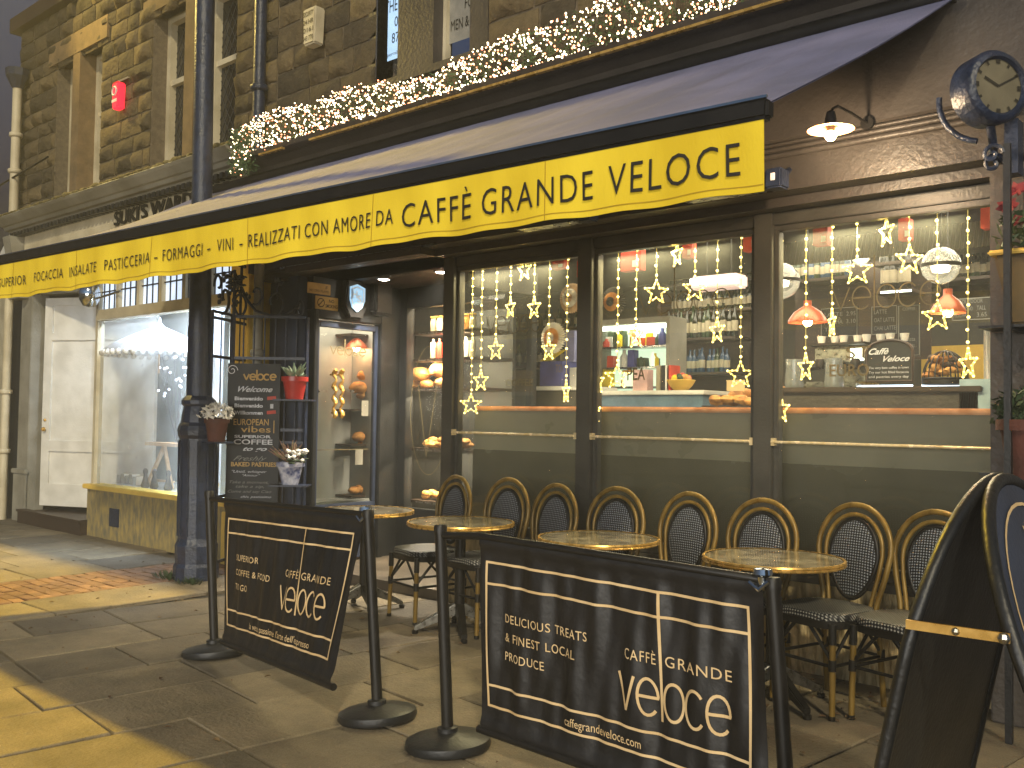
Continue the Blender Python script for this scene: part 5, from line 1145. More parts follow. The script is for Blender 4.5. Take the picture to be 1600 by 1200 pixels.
for i, ((tx, ty), (sx, sy), wpx) in enumerate(strands):
    by_ = bay(tx); cnt[by_] = cnt.get(by_, 0)+1
    a = PY(tx, ty, SYL); c = PY(sx, sy, SYL); full = .165; a.x = (a.x+c.x)/2; c.x = a.x
    def pxw(a_):
        xs_ = []
        for k in (-1, 1):
            q = c+Vector((k*full*.475*math.cos(a_), k*full*.475*math.sin(a_), 0))-EYE; xs_.append(F*q.dot(rr)/q.dot(fd))
        return xs_[1]-xs_[0]
    ya_ = min((R(k) for k in (range(-88, 60, 2) if i % 2 else range(58, -90, -2))), key=lambda a_: abs(pxw(a_)-wpx))
    drop = 'long' if a.z-c.z > .85 else 'short' if a.z-c.z < .35 else 'mid length'
    t = thing('star_light_strand', f'{drop} star light strand, {nth[cnt[by_]-1]} from the left in the {by_} window', 'string light', a, 'star curtain lights in the windows')
    m_ = Matrix.Rotation(ya_, 3, 'Z'); R1, R2 = full/2, full/4.6
    star = [c+(m_ @ Vector((rad*math.sin(R(k*36)), 0, rad*math.cos(R(k*36))))) for k, rad in ((k, R1 if k % 2 == 0 else R2) for k in range(10))]
    top = c+Vector((0, 0, R1)); mb = M(); mb.tube([a, top], .0022, 5); mb.build('cord', 'cord', t)
    mb = M(); mb.tube(star, .0065, 6, True); mb.build('star', 'starglow', t, True)
    n = max(2, int((a.z-top.z)/.062))
    for k in range(n): bulb(t, a.lerp(top, (k+.5)/n)+Vector((rnd.uniform(-.004, .004), rnd.uniform(-.004, .004), 0)), .0088, 'bulb')
    for k in range(10):
        bulb(t, star[k], .0072, 'bulb'); bulb(t, star[k].lerp(star[(k+1) % 10], .5), .0062, 'bulb')
    if i in (0, 8, 17): pass

# ================================================================== inside the café
def lathe_thing(name, label, cat, prof, p, m_, n=14, group=None, lab=None, parent=None):
    mb = M(); mb.lathe(prof, p, n); o = mb.build(name, m_, parent, True); return tag(o, label, cat, group)
def bottle(p, label, group, m_, h=.3, r=.037, lm=None):
    t = thing('bottle', label, 'bottle', p, group)
    key = (m_, round(h, 2), round(r, 3))
    if key not in BT:
        mb = M(); mb.lathe([(r*.95, 0), (r, .01), (r, h*.58), (r*.8, h*.68), (r*.36, h*.78), (r*.34, h*.96), (r*.4, h*.965), (r*.4, h), (0, h)], n=12); a = mb.build('glass_body', m_, None, True)
        mb = M(); mb.lathe([(r*1.02, h*.18), (r*1.02, h*.5)], n=12); mb.f = mb.f[:12]; b = mb.build('label', lm or 'label', None, True); BT[key] = (a.data, b.data)
        bpy.data.objects.remove(a); bpy.data.objects.remove(b)
    for d, nm in zip(BT[key], ('glass_body', 'label')):
        o = bpy.data.objects.new(nm, d); C.objects.link(o); o.parent = t
    t.rotation_euler = (0, 0, rnd.random()*6)
BT = {}
# wall shelving with rows of bottles behind the middle window
YS = 9.2
sh = thing('back_shelf', 'dark shelving of wine and spirits on the rear café wall behind the middle window', 'shelf', (-5, YS, 0))
def shelf_row(px0, px1, py, Y, label, group, mats, n, h, par, depth=.26):
    p, q = PY(px0, py, Y), PY(px1, py, Y); z = p.z
    mb = M(); mb.box((p.x-.05, Y-.1, z-.03), (q.x+.05, Y+depth, z-.002)); mb.build('board', 'wood', par)
    for i in range(n):
        x = p.x+(q.x-p.x)*(i+.5)/n+rnd.uniform(-.012, .012); bottle(Vector((x, Y+rnd.uniform(-.02, .03), z)), label, group, rnd.choice(mats), h*rnd.uniform(.93, 1.08), .036, None)
shelf_row(1046, 1176, 447, YS, 'dark bottle on the top shelf of the rear wall, middle window', 'bottles on the top rear shelf', ['bottledark', 'bottlegreen'], 18, .31, sh)
shelf_row(1042, 1150, 531, YS-.1, 'pale labelled bottle on the second shelf of the rear wall', 'bottles on the second rear shelf', ['bottledark', 'bottlegreen', 'bottledark'], 15, .34, sh)
shelf_row(1046, 1140, 583, YS-.2, 'blue or green spirit bottle on the third shelf of the rear wall', 'bottles on the third rear shelf', ['bottleblue', 'bottlegreen', 'bottleblue'], 13, .26, sh)
mb = M(); a = PY(1040, 500, YS); b = PY(1185, 500, YS)
for x in (a.x-.04, b.x): mb.box((x, YS-.1, .1), (x+.04, YS+.3, 2.9))
mb.box((a.x, YS+.28, .1), (b.x, YS+.3, 2.9)); mb.build('carcass', 'wood', sh)
YR = 8.6
sr = thing('back_shelf', 'bar shelving of dark bottles on the rear wall behind the right window', 'shelf', (-3, YR, 0))
shelf_row(1236, 1330, 440, YR, 'bottle with a bright neck on the bar shelf behind the right window', 'bottles on the bar shelf', ['bottledark', 'bottleblue', 'bottlegreen'], 12, .24, sr)
shelf_row(1378, 1422, 455, YR, 'tall dark wine bottle in the cluster behind the star, right window', 'dark wine bottles in a cluster', ['bottledark'], 6, .36, sr)
shelf_row(1378, 1422, 412, YR+.04, 'tall dark wine bottle on the upper tier of the cluster, right window', 'dark wine bottles on the upper tier', ['bottledark'], 6, .33, sr)
mb = M(); a = PY(1225, 452, YR); b = PY(1440, 452, YR); mb.box((a.x, YR+.25, a.z-.7), (b.x, YR+.27, a.z+.7)); mb.build('back_board', 'wood', sr)
mb = M(); a = PY(1376, 457, YR-.12); b = PY(1424, 457, YR-.12); mb.box((a.x, YR-.12, a.z-.01), (b.x, YR-.115, a.z+.008)); mb.build('light_strip', 'strip', sr)
# shelving along the left of the room
for k, (px0, px1, py, lab, grp, mats, n, h) in enumerate((
    (735, 905, 470, 'dark bottle on the upper shelf of the side room, left window', 'bottles on the upper left shelf', ['bottledark', 'bottlegreen'], 17, .26),
    (735, 905, 522, 'bottle on the middle shelf of the side room, left window', 'bottles on the middle left shelf', ['bottledark', 'bottleblue', 'bottlegreen'], 15, .24),
    (735, 905, 575, 'bottle on the lower shelf of the side room, left window', 'bottles on the lower left shelf', ['bottledark', 'bottlegreen'], 16, .28))):
    shelf_row(px0, px1, py, 9.3, lab, grp, mats, n, h, sh)
for k, (px0, px1, py, lab, grp, n) in enumerate(((1440, 1560, 440, 'dark bottle on the high shelf over the mustard wall', 'bottles over the mustard wall', 14), (1046, 1176, 490, 'squat bottle between the top and second rear shelves, middle window', 'bottles on the narrow rear shelf', 17), (930, 1040, 447, 'bottle on the shelf above the lit fridge', 'bottles above the fridge', 12))):
    shelf_row(px0, px1, py, 9.35, lab, grp, ['bottledark', 'bottlegreen', 'bottledark'], n, .25, sh)
# corrugated canopy over the bar
cpy = M(); a = PY(1222, 380, 7.9); b = PY(1560, 350, 7.9)
cpy.grid(lambda u, v: Vector((a.x+(b.x-a.x)*u, 7.9-.12*v-.012*math.sin(u*330), PY(1390, 340, 7.9).z+(PY(1390, 400, 7.78).z-PY(1390, 340, 7.9).z)*v)), 330, 2); tag(cpy.build('bar_canopy', 'panel', None, True), 'corrugated metal canopy running over the bar', 'canopy')
rl = M(); a = PY(1225, 318, 6.6); b = PY(1566, 292, 6.6); rl.bar((a.x, 6.6, (a.z+b.z)/2), (b.x, 6.6, (a.z+b.z)/2), .03, .05); tag(rl.build('ceiling_rail', 'steel'), 'pale steel rail along the café ceiling, right window', 'rail')
# menu boards
def menu(label, px0, py0, px1, py1, Y, items, m_='chalk'):
    a, b = PY(px0, py1, Y), PY(px1, py0, Y); t = thing('menu_board', label, 'menu board', ((a.x+b.x)/2, Y, a.z)); mb = M(); mb.box((a.x, Y, a.z), (b.x, Y+.02, b.z)); bo = mb.build('board', m_, t)
    mb = M(); fn = flat((a.x, Y-.004, a.z), (1, 0, 0), (0, 0, 1)); W_, H_ = b.x-a.x, b.z-a.z
    for s, u0_, u1_, v, h in items: text(mb, s, fn, u0_*W_, u1_*W_, v*H_, h*H_)
    stroke(mb, [(.01*W_, .03*H_), (.99*W_, .03*H_), (.99*W_, .97*H_), (.01*W_, .97*H_), (.01*W_, .03*H_)], fn, .008); mb.build('lettering', 'chalkpale', bo)
menu('black menu board listing LATTE behind the globe lamps', 1283, 478, 1340, 528, 8.2, [('LATTE', .1, .6, .7, .14), ('MOCHA', .1, .6, .45, .14), ('2.95', .7, .95, .7, .14), ('3.10', .7, .95, .45, .14), ('TEA', .1, .4, .2, .14)])
menu('black menu board reading LATTE OAT LATTE in the centre of the right window', 1362, 476, 1402, 524, 8.2, [('LATTE', .1, .6, .72, .15), ('OAT LATTE', .1, .9, .44, .15), ('CHAI LATTE', .1, .95, .16, .15)])
menu('black menu board with a chalk cup drawing and scribbled lines', 1404, 474, 1437, 558, 8.2, [('COFFEE', .2, .8, .88, .06), ('Barista', .2, .8, .3, .08), ('SPECIAL', .2, .8, .18, .06)])
menu('long black menu board reading CAPPUCCINO MOCHA TALL 3.65', 1488, 462, 1566, 502, 8.9, [('OUTDOOR', .2, .62, .76, .18), ('CAPPUCCINO', .03, .42, .44, .17), ('MOCHA', .03, .30, .16, .17), ('TALL', .5, .68, .44, .2), ('3.65', .5, .7, .14, .2), ('LARGE', .8, .98, .44, .17)])
# arched blackboard
Yk = 7.0
a, b = PY(1354, 596, Yk), PY(1426, 530, Yk); t = thing('arched_blackboard', 'arched blackboard chalked Caffè Veloce standing on the bar', 'blackboard', ((a.x+b.x)/2, Yk, a.z)); W_, H_ = b.x-a.x, b.z-a.z
pl = [(a.x, Yk, a.z), (b.x, Yk, a.z)]+[(a.x+W_/2+W_/2*math.cos(R(k)), Yk, a.z+H_*.72+H_*.28*math.sin(R(k))) for k in range(0, 181, 15)]
mb = M(); mb.prism(pl, (0, .02, 0)); bo = mb.build('board', 'chalk', t); mb = M(); mb.tube(pl, .012, 6, True); mb.build('frame', 'wood', t, True)
mb = M(); fn = flat((a.x, Yk-.012, a.z), (1, 0, 0), (0, 0, 1)); text(mb, 'Caffè', fn, .06*W_, .5*W_, .66*H_, .15*H_, shear=.5, bold=.02); text(mb, 'Veloce', fn, .38*W_, .95*W_, .48*H_, .14*H_, shear=.5, bold=.02)
for k, s in enumerate(('The very best coffee in town', 'Try our hot filled focaccia', 'and pastries every day')): text(mb, s, fn, .06*W_, .93*W_, (.30-.11*k)*H_, .06*H_)
mb.build('lettering', 'chalkwhite', bo)
# bar counters
def counter(name, label, px0, px1, py, Y, dp, m_, top, zt_=None):
    a, b = PY(px0, py, Y), PY(px1, py, Y); z = a.z; t = thing(name, label, 'counter', ((a.x+b.x)/2, Y, .05)); mb = M(); mb.box((a.x, Y, .05), (b.x, Y+dp, z-.04)); mb.build('base', m_, t)
    mb = M(); mb.box((a.x-.03, Y-.04, z-.039), (b.x+.03, Y+dp+.02, z)); mb.build('top', top, t, bevel=.006); return t, z, a, b
ct, zc_, ca, cb_ = counter('bar_counter', 'long dark café bar behind the right window', 1215, 1528, 606, 6.75, .7, 'facade', 'wood')
mb = M(); p = PY(1412-10, 606, 6.74); q = PY(1425, 606, 6.74)
for (x0_, x1_, y_) in ((1342, 1425, 598), (1440, 1500, 598)): a = PY(x0_, y_, 7.2); b = PY(x1_, y_, 7.2); mb.box((a.x, 7.2, zc_+.001), (b.x, 7.22, zc_+.03))
tag(mb.build('display_light', 'striplow'), 'cool white light strips glowing along the bar top', 'light strip')
ct2, zc2, *_ = counter('service_counter', 'white topped counter with a pale blue front in the middle window', 930, 1098, 611, 7.3, .6, mat('blue_counter_front', '#5f7c92', .5, c2='#4d687e'), 'white')
mb = M(); a = PY(1020, 632, 7.29); b = PY(1062, 618, 7.29); 
counter('side_counter', 'small white topped pedestal counter behind the left window', 842, 912, 604, 7.2, .5, 'wallin', 'white')
# coffee machine
a, b = PY(1268, 596, 7.25), PY(1352, 534, 7.25); t = thing('coffee_machine', 'chrome espresso machine on the bar', 'coffee machine', ((a.x+b.x)/2, 7.3, zc_)); z0 = zc_; h_ = b.z-zc_
mb = M(); mb.box((a.x, 7.3, z0+h_*.55), (b.x, 7.6, z0+h_*.95)); mb.box((a.x, 7.1, z0+.01), (b.x, 7.6, z0+h_*.16)); mb.box((a.x+.02, 7.5, z0+h_*.16), (b.x-.02, 7.6, z0+h_*.55)); mb.build('body', 'steel', t, bevel=.015)
mb = M(); mb.box((a.x-.01, 7.2, z0+h_*.95), (b.x+.01, 7.6, z0+h_)); mb.build('cup_tray', 'blackmetal', t)
mb = M()
for k in range(3): x = a.x+(b.x-a.x)*(k+.5)/3; mb.lathe([(.035, 0), (.04, .05), (.03, .08)], (x, 7.24, z0+h_*.44), 14); mb.bar((x, 7.2, z0+h_*.46), (x+.01, 7.05, z0+h_*.42), .025)
mb.build('group_heads', 'blackmetal', t, True)
mb = M()
for k in range(8): mb.lathe([(.025, 0), (.035, .06), (.03, .06), (.02, .01)], (a.x+.06+.09*k, 7.3+.05*(k % 2), z0+h_+.001), 12)
mb.build('cups', 'white', t, True)
mb = M(); mb.box((a.x+.3, 7.29, z0+h_*.62), (b.x-.03, 7.298, z0+h_*.88)); mb.build('front_light', 'strip', t)
# cake dome with pastries
p = PY(1477, 603, 7.0); t = thing('cake_dome', 'big wire cake dome heaped with pastries on the bar', 'cake dome', (p.x, 7.0, zc_)); p = Vector((p.x, 7.0, zc_)); rd = PY(1512, 600, 7.0).x-p.x
mb = M()
for k in range(9): a = R(k*20); mb.tube([p+Vector((rd*math.cos(R(i*10))*math.cos(a), rd*math.cos(R(i*10))*math.sin(a), .06+rd*1.35*math.sin(R(i*10)))) for i in range(0, 19)], .005, 5)
mb.tube([p+Vector((rd*math.cos(R(i*15)), rd*math.sin(R(i*15)), .06)) for i in range(24)], .01, 6, True); mb.build('wire_dome', 'blackmetal', t, True)
mb = M(); mb.lathe([(rd*1.05, .02), (rd*1.05, .05), (0, .055)], p, 28); mb.build('plate', 'blackmetal', t, True)
for k in range(26):
    q = p+Vector((rnd.uniform(-.75, .75)*rd, rnd.uniform(-.6, .3)*rd, .08+.14*rnd.random())); mb = M(); mb.ball(q, .036, 8, (1.3, .9, .7), .3); tag(mb.build('pastry', rnd.choice(('wood', 'bread', 'bread')), None, True), 'golden pastry heaped under the wire cake dome', 'pastry', 'pastries under the dome')
for i, px in enumerate((1241, 1303)):
    p = PY(px, 611, 6.85); p.z = zc_; tag((lambda m_: m_.build('glass_jar', 'jar', None, True))(M().lathe([(.065, 0), (.07, .03), (.062, .16), (.066, .22), (.06, .22), (.055, .02), (0, .02)], p, 18)), ('cut glass jar at the left end of the bar', 'cut glass jar nearer the coffee machine on the bar')[i], 'glass jar', 'glass jars on the bar')
ap = PY(1553, 592, 7.6); mb = M(); mb.grid(lambda u, v: ap+Vector((-.07+.14*u*(.4+.6*v), .03*math.sin(u*14), .38-.5*v)), 20, 10); tag(mb.build('apron', 'white', None, True), 'white apron hanging by the mustard wall at the bar end', 'apron')
p = PY(1553, 630, 6.8); mb = M(); mb.box((p.x-.2, 6.75, .05), (p.x+.3, 7.3, p.z+.16)); tb = tag(mb.build('till_cabinet', mat('till_blue', '#9fb6c4', .4)), 'pale blue lit cabinet at the far end of the bar', 'cabinet')
# lamps
def globe(px, py, rpx, Y, label):
    c = PY(px, py, Y); r_ = abs(PY(px+rpx, py, Y).x-c.x); t = thing('globe_pendant', label, 'pendant lamp', c, 'glass globe pendants'); mb = M(); mb.ball(c, r_, 28); mb.build('glass_globe', 'globe', t, True)
    mb = M(); mb.lathe([(r_*1.01, -.012), (r_*1.03, -.012), (r_*1.03, .012), (r_*1.01, .012)], c, 32, None, False); mb.build('band', 'blackmetal', t, True); mb = M(); mb.lathe([(0, -.05), (.05, -.04), (.06, -.005), (.02, .01), (0, .01)], c, 16); mb.build('lamp', mat('frosted_bulb', '#fff2d8', emit=5, ecol='#fff0d0', sample=False), t, True)
    mb = M(); mb.tube([c+Vector((0, 0, r_)), Vector((c.x, c.y, 3.02))], .006, 6); mb.build('cable', 'blackmetal', t); point('globe_lamp', c+Vector((0, 0, -.0)), 3.5, (1, .84, .6), .05)
globe(1470, 415, 31, 6.3, 'large clear globe pendant with a black band in the right window'); globe(1221, 439, 27, 6.6, 'clear globe pendant half hidden by the window post'); globe(1345, 401, 14, 8.0, 'small clear globe pendant behind the star above the menu boards')
def cone_lamp(px, py, wpx, Y, label, on=True):
    c = PY(px, py, Y); r_ = abs(PY(px+wpx/2, py, Y).x-c.x); t = thing('dome_pendant', label, 'pendant lamp', c, 'copper dome pendants'); mb = M(); mb.lathe([(r_, -.06), (r_*.98, -.04), (r_*.7, .02), (r_*.3, .06), (.03, .07), (.03, .11), (0, .11)], c, 28, None, False); mb.build('lamp_shade', 'copperglow', t, True)
    mb = M(); mb.ball(c+Vector((0, 0, -.055)), .035, 10); mb.build('lamp_bulb', 'filament', t, True); mb = M(); mb.tube([c+Vector((0, 0, .11)), Vector((c.x, c.y, 3.02))], .005, 6); mb.build('cable', 'blackmetal', t)
cone_lamp(1262, 492, 58, 7.0, 'red copper dome pendant near the left edge of the right window'); cone_lamp(1481, 476, 56, 7.0, 'red copper dome pendant under the large globe'); cone_lamp(560, 535, 26, 8.2 if False else 6.6, 'small copper dome pendant glowing behind the door glass') if False else None
a, b = PY(1088, 455, 7.0), PY(1160, 428, 7.0); t = thing('box_pendant', 'rectangular translucent lamp box in the middle window', 'pendant lamp', ((a.x+b.x)/2, 7, a.z)); mb = M(); mb.box((a.x, 6.9, a.z), (b.x, 7.1, b.z)); mb.build('lamp_box', mat('translucent_lamp', '#e8cfc8', .5, emit=.35, ecol='#ffd8c8', sample=False), t, bevel=.015)
mb = M()
for u in (.24, .79): x = a.x+(b.x-a.x)*u; mb.box((x-.1, 6.89, a.z+.04), (x+.1, 6.899, a.z+.09))
mb.build('lamp_tubes', 'strip', t); mb = M(); mb.tube([(a.x+.1, 7, b.z), (a.x+.1, 7, 3.02)], .005); mb.tube([(b.x-.1, 7, b.z), (b.x-.1, 7, 3.02)], .005); mb.build('cables', 'blackmetal', t)
# hanging red gift bags
for i, (px, py, wp, hp) in enumerate(((1545, 338, 27, 36), (1281, 367, 23, 32), (1412, 358, 18, 34), (1172, 372, 24, 40), (1073, 388, 15, 30), (985, 405, 32, 36), (905, 420, 8, 26), (871, 412, 20, 16))):
    Y = (5.75, 6.2, 6.4, 6.0, 6.4, 6.6, 6.2, 6.8)[i]; c = PY(px, py, Y); w2 = abs(PY(px+wp/2, py, Y).x-c.x); h2 = abs(PY(px, py-hp/2, Y).z-c.z)
    t = thing('gift_bag', f'red paper gift bag hanging {("by the right frame of the right window", "at the left of the right window, above the globe", "behind the shortest star in the right window", "at the top right of the middle window", "behind the short star in the middle window", "over the lit fridge in the middle window", "against the right frame of the left window", "high in the left window near its right end")[i]}', 'gift bag', c, 'red gift bags hung in the windows')
    mb = M(); mb.box((c.x-w2, Y, c.z-h2), (c.x+w2, Y+.08, c.z+h2)); mb.build('bag', 'red', t, bevel=.004); mb = M(); mb.tube([(c.x-w2*.5, Y+.02, c.z+h2), (c.x-w2*.4, Y+.02, c.z+h2*1.5), (c.x+w2*.1, Y+.02, c.z+h2*1.6), (c.x+w2*.4, Y+.02, c.z+h2)], .005, 6); mb.build('handle', 'red', t)
    mb = M(); mb.box((c.x+w2*.2, Y-.004, c.z-h2*.7), (c.x+w2*.8, Y-.001, c.z-h2*.15)); mb.build('tag', 'bulb' if False else 'white', t); mb = M(); mb.tube([(c.x, Y+.02, c.z+h2*1.55), (c.x, Y+.02, 3.02)], .002, 4); mb.build('hanging_cord', 'cord', t)
# lit display fridge
a, b = PY(931, 606, 7.95), PY(1041, 503, 7.95); t = thing('display_fridge', 'brightly lit open display fridge stocked with food in the middle window', 'display fridge', ((a.x+b.x)/2, 8, .05)); W_ = b.x-a.x; H_ = b.z-a.z
mb = M(); mb.box((a.x, 8.22, .05), (b.x, 8.27, b.z)); mb.build('back', 'fridge', t); mb = M(); mb.box((a.x-.04, 7.95, .05), (a.x, 8.27, b.z)); mb.box((b.x, 7.95, .05), (b.x+.04, 8.27, b.z)); mb.box((a.x-.04, 7.95, b.z), (b.x+.04, 8.27, b.z+.06)); mb.build('case', 'greypaint', t)
mb = M()
for u in (.02, .33, .66): mb.box((a.x, 8.0, a.z+H_*u-.02), (b.x, 8.21, a.z+H_*u))
mb.build('shelves', 'steel', t); mb = M(); mb.box((a.x+.02, 7.96, b.z-.05), (b.x-.02, 7.99, b.z-.01)); mb.build('light_strip', 'strip', t)
fm_ = [K['yellowfab'], K['blue'], K['red'], K['white'], K['bun'], K['leaf'], K['fridge'], K['posterblue']]
for k in range(34):
    u = rnd.choice((.02, .33, .66)); x = a.x+.06+rnd.random()*(W_-.14); y = 8.01+rnd.random()*.10; w_ = rnd.uniform(.03, .06); h_ = rnd.uniform(.08, .2); z = a.z+H_*u+.001; mb = M()
    if k % 3: mb.prism([(x-w_, y, z), (x+w_, y, z), (x+w_*.9, y, z+h_), (x-w_*.9, y, z+h_)], (0, .08, 0))
    else: mb.lathe([(w_*.8, 0), (w_*.8, h_*.6), (w_*.35, h_*.8), (w_*.35, h_)], (x, y, z), 10)
    tag(mb.build('food_pack', fm_[k % 7], None, k % 3 == 0), 'packaged food item on a lit fridge shelf', 'food pack', 'food packs in the display fridge')
point('fridge_glow', ((a.x+b.x)/2, 8.1, b.z-.1), 9, (.85, 1, .85), .1)
a_, b_ = PY(985, 450, 9.4), PY(1042, 400, 9.4); mb = M(); mb.box((a_.x, 9.35, a_.z), (b_.x, 9.6, b_.z)); tag(mb.build('wall_unit', 'wallin', None, bevel=.01), 'beige boxed air unit on the rear wall above the fridge', 'air unit')
# small goods on the counters
p = PY(1064, 606, 7.35); p.z = zc2; t = thing('fruit_bowl', 'yellow bowl of fruit on the white counter', 'bowl', p); mb = M(); mb.lathe([(.06, 0), (.10, .04), (.13, .09), (.125, .095), (.1, .05), (0, .03)], p, 28); mb.build('bowl', 'yellowwall', t, True)
for k in range(16):
    mb = M(); a = k*2.4; r_ = .095*math.sqrt((k+.5)/16); mb.ball(p+Vector((r_*math.cos(a), r_*math.sin(a), .10+.04*(1-r_/.095))), .028, 10); tag(mb.build('fruit', ('red', 'bun', 'leaf', 'yellowfab')[k % 4], None, True), 'round fruit heaped in the yellow bowl', 'fruit', 'fruit in the yellow bowl')
for k, (px, m_) in enumerate(((1026, 'label'), (1034, 'chalk'), (1040, 'white'), (1046-3, 'red'))):
    p = PY(px, 606, 7.32); mb = M(); mb.box((p.x-.022, 7.34, zc2), (p.x+.022, 7.5, zc2+.23)); tag(mb.build('packet', m_, None, bevel=.004), f'upright {("buff", "black", "white", "red")[k]} packet standing beside the fruit bowl', 'packet', 'packets by the fruit bowl')
p = PY(1000, 606, 7.4); mb = M(); mb.box((p.x-.08, 7.4, zc2), (p.x+.08, 7.5, zc2+.2)); tag(mb.build('pink_box', mat('pink_card', '#c9a4a0', .7)), 'pale pink box on the white counter', 'box')
p = PY(868, 603, 7.3); t = thing('cake_box', 'periwinkle blue cake box with an open yellow lid flap in the left window', 'box', p); mb = M(); mb.box((p.x-.16, 7.25, p.z), (p.x+.12, 7.5, p.z+.24)); mb.build('body', 'blue', t); mb = M(); mb.prism([(p.x-.15, 7.24, p.z+.245), (p.x+.0, 7.24, p.z+.25), (p.x+.05, 7.4, p.z+.36), (p.x-.08, 7.4, p.z+.34)], (0, 0, .01)); mb.build('lid_flap', 'yellowfab', t); mb = M(); mb.box((p.x+.03, 7.4, p.z+.241), (p.x+.15, 7.45, p.z+.55)); mb.build('lid', mat('lilac_card', '#8f90c0', .7), t)
p = PY(899, 598, 7.35); mb = M(); mb.box((p.x-.08, 7.36, p.z-.03), (p.x+.1, 7.5, p.z+.15)); tag(mb.build('card_reader_box', 'jar' if False else 'white'), 'small white box with a dark face beside the blue cake box', 'box')
# decorative rosettes / angels and straw hats
def rosette(px, py, Y, label, r_, m1, m2):
    c = PY(px, py, Y); t = thing('paper_rosette', label, 'rosette', c); mb = M(); n = 72
    for q, (ra, rb, off, m_) in enumerate(((.2, 1.0, 0, m1), (.1, .62, -.03, m2), (.02, .3, -.05, m1))):
        mb = M(); vs = []
        for i in range(n):
            a = 2*math.pi*i/n; o_ = .022*(i % 2)*r_/.15
            vs += [c+Vector((r_*ra*math.cos(a), off-o_*.3, r_*ra*math.sin(a))), c+Vector((r_*rb*math.cos(a)*(1 if i % 2 else .93), off+o_-.01, r_*rb*math.sin(a)*(1 if i % 2 else .93)))]
        mb.add(vs, [(2*i, 2*i+1, (2*i+3) % (2*n), (2*i+2) % (2*n)) for i in range(n)]); mb.build(('outer_pleats', 'middle_pleats', 'centre_pleats')[q], m_, t)
rosette(864, 528, 6.9, 'white and gold puffed rosette above the blue cake box', .15, 'petal', 'bun'); rosette(893, 466, 6.8, 'pale straw rosette at the right side of the left window', .14, 'palewood', 'petal'); rosette(958, 472, 6.9, 'faded straw rosette with a gold fan in the middle window', .14, 'wallin', 'bun')
p = PY(1148, 634, 6.9); t = thing('pastry_basket', 'heap of pastries with price cards low in the middle window', 'basket', p); mb = M(); mb.box((p.x-.3, 6.9, p.z-.12), (p.x+.35, 7.3, p.z-.0)); mb.build('tray', 'wood', t)
mb = M()
for (dx, dz) in ((-.02, .12), (.2, .17)): mb.box((p.x+dx-.08, 6.95, p.z+dz), (p.x+dx+.08, 6.955, p.z+dz+.09))
mb.build('price_cards', 'tan', t)
for k in range(22):
    q = Vector((p.x-.25+.5*rnd.random(), 6.98+.25*rnd.random(), p.z+.03+.10*rnd.random())); mb = M(); mb.ball(q, .055, 8, (1.3, .9, .7), .3); tag(mb.build('pastry', ('bread', 'bun')[k % 2], None, True), 'pastry heaped on the tray low in the middle window', 'pastry', 'pastries on the tray')
# bread window: shelves with loaves and jars
bw = thing('bread_shelves', 'dark bread shelves stacked behind the porch window', 'shelf', (bx0, BY+.3, .5))
zsh = [PY(665, y, BY+.28).z for y in (521, 562, 607, 699, 779)]
for z in zsh: mb = M(); mb.box((bx0-.05, BY+.12, z-.03), (bx0+.9, BY+.55, z-.002)); mb.build('board', 'wood', bw)
mb = M(); mb.box((bx0-.05, BY+.56, .5), (bx0+.9, BY+.6, 2.5)); mb.build('back_board', 'chalk', bw)
for z in zsh:
    mb = M(); text(mb, 'Bread  Rolls  Savoury Bakes', flat((bx0+.05, BY+.115, z-.027), (1, 0, 0), (0, 0, 1)), 0, .5, 0, .018); mb.build('shelf_edge_lettering', 'chalkpale', bw)
for k in range(7):
    x = bx0+.12+.09*k; mb = M(); mb.lathe([(.033, 0), (.035, .1), (.028, .12), (.03, .14)], (x, BY+.25, zsh[0]), 12); t = tag(mb.build('jar', ('label', 'petal', 'bun')[k % 3], None, True), 'preserve jar on the top bread shelf', 'jar', 'jars on the top bread shelf'); mb = M(); mb.lathe([(.034, .141), (.034, .16), (0, .16)], (x, BY+.25, zsh[0]), 12); mb.build('lid', 'gold', t, True)
    mb = M(); mb.lathe([(.03, 0), (.03, .16), (.012, .17), (.012, .2)], (x, BY+.25, zsh[1]), 12); tag(mb.build('packet', ('label', 'red', 'petal')[k % 3], None, True), 'upright packet on the second bread shelf', 'packet', 'packets on the second bread shelf')
def loaf(p, r_, sc, m_, label, group):
    mb = M(); mb.ball(p, r_, 12, sc, .22); tag(mb.build('loaf', m_, None, True), label, 'bread', group)
for k, (px, py, r_) in enumerate(((657, 585, .12), (690, 578, .13), (645, 600, .07), (668, 601, .08), (695, 598, .10))): loaf(PY(px, py, BY+.32), r_, (1.15, .9, .62), 'bread', 'big crusty loaf on the middle bread shelf', 'loaves on the middle bread shelf')
for k in range(24): loaf(Vector((bx0+.04+.55*rnd.random(), BY+.2+.2*rnd.random(), zsh[3]+.03+.06*rnd.random())), .05, (1.5, .8, .65), ('bun', 'bread')[k % 2], 'croissant on the fourth bread shelf', 'croissants on the fourth bread shelf')
for k in range(14): loaf(Vector((bx0+.05+.5*rnd.random(), BY+.2+.2*rnd.random(), zsh[4]+.03+.04*rnd.random())), .045, (1.2, 1, .75), 'bun', 'golden bun on the bottom bread shelf', 'buns on the bottom bread shelf')
for k, z in enumerate(zsh): zq = zsh[k-1]-.05 if k else z+.3; area('shelf_strip_light', (bx0+.35, BY+.16, zq), (bx0+.35, BY+.34, z), 12, (1, .82, .55), .7, .03)
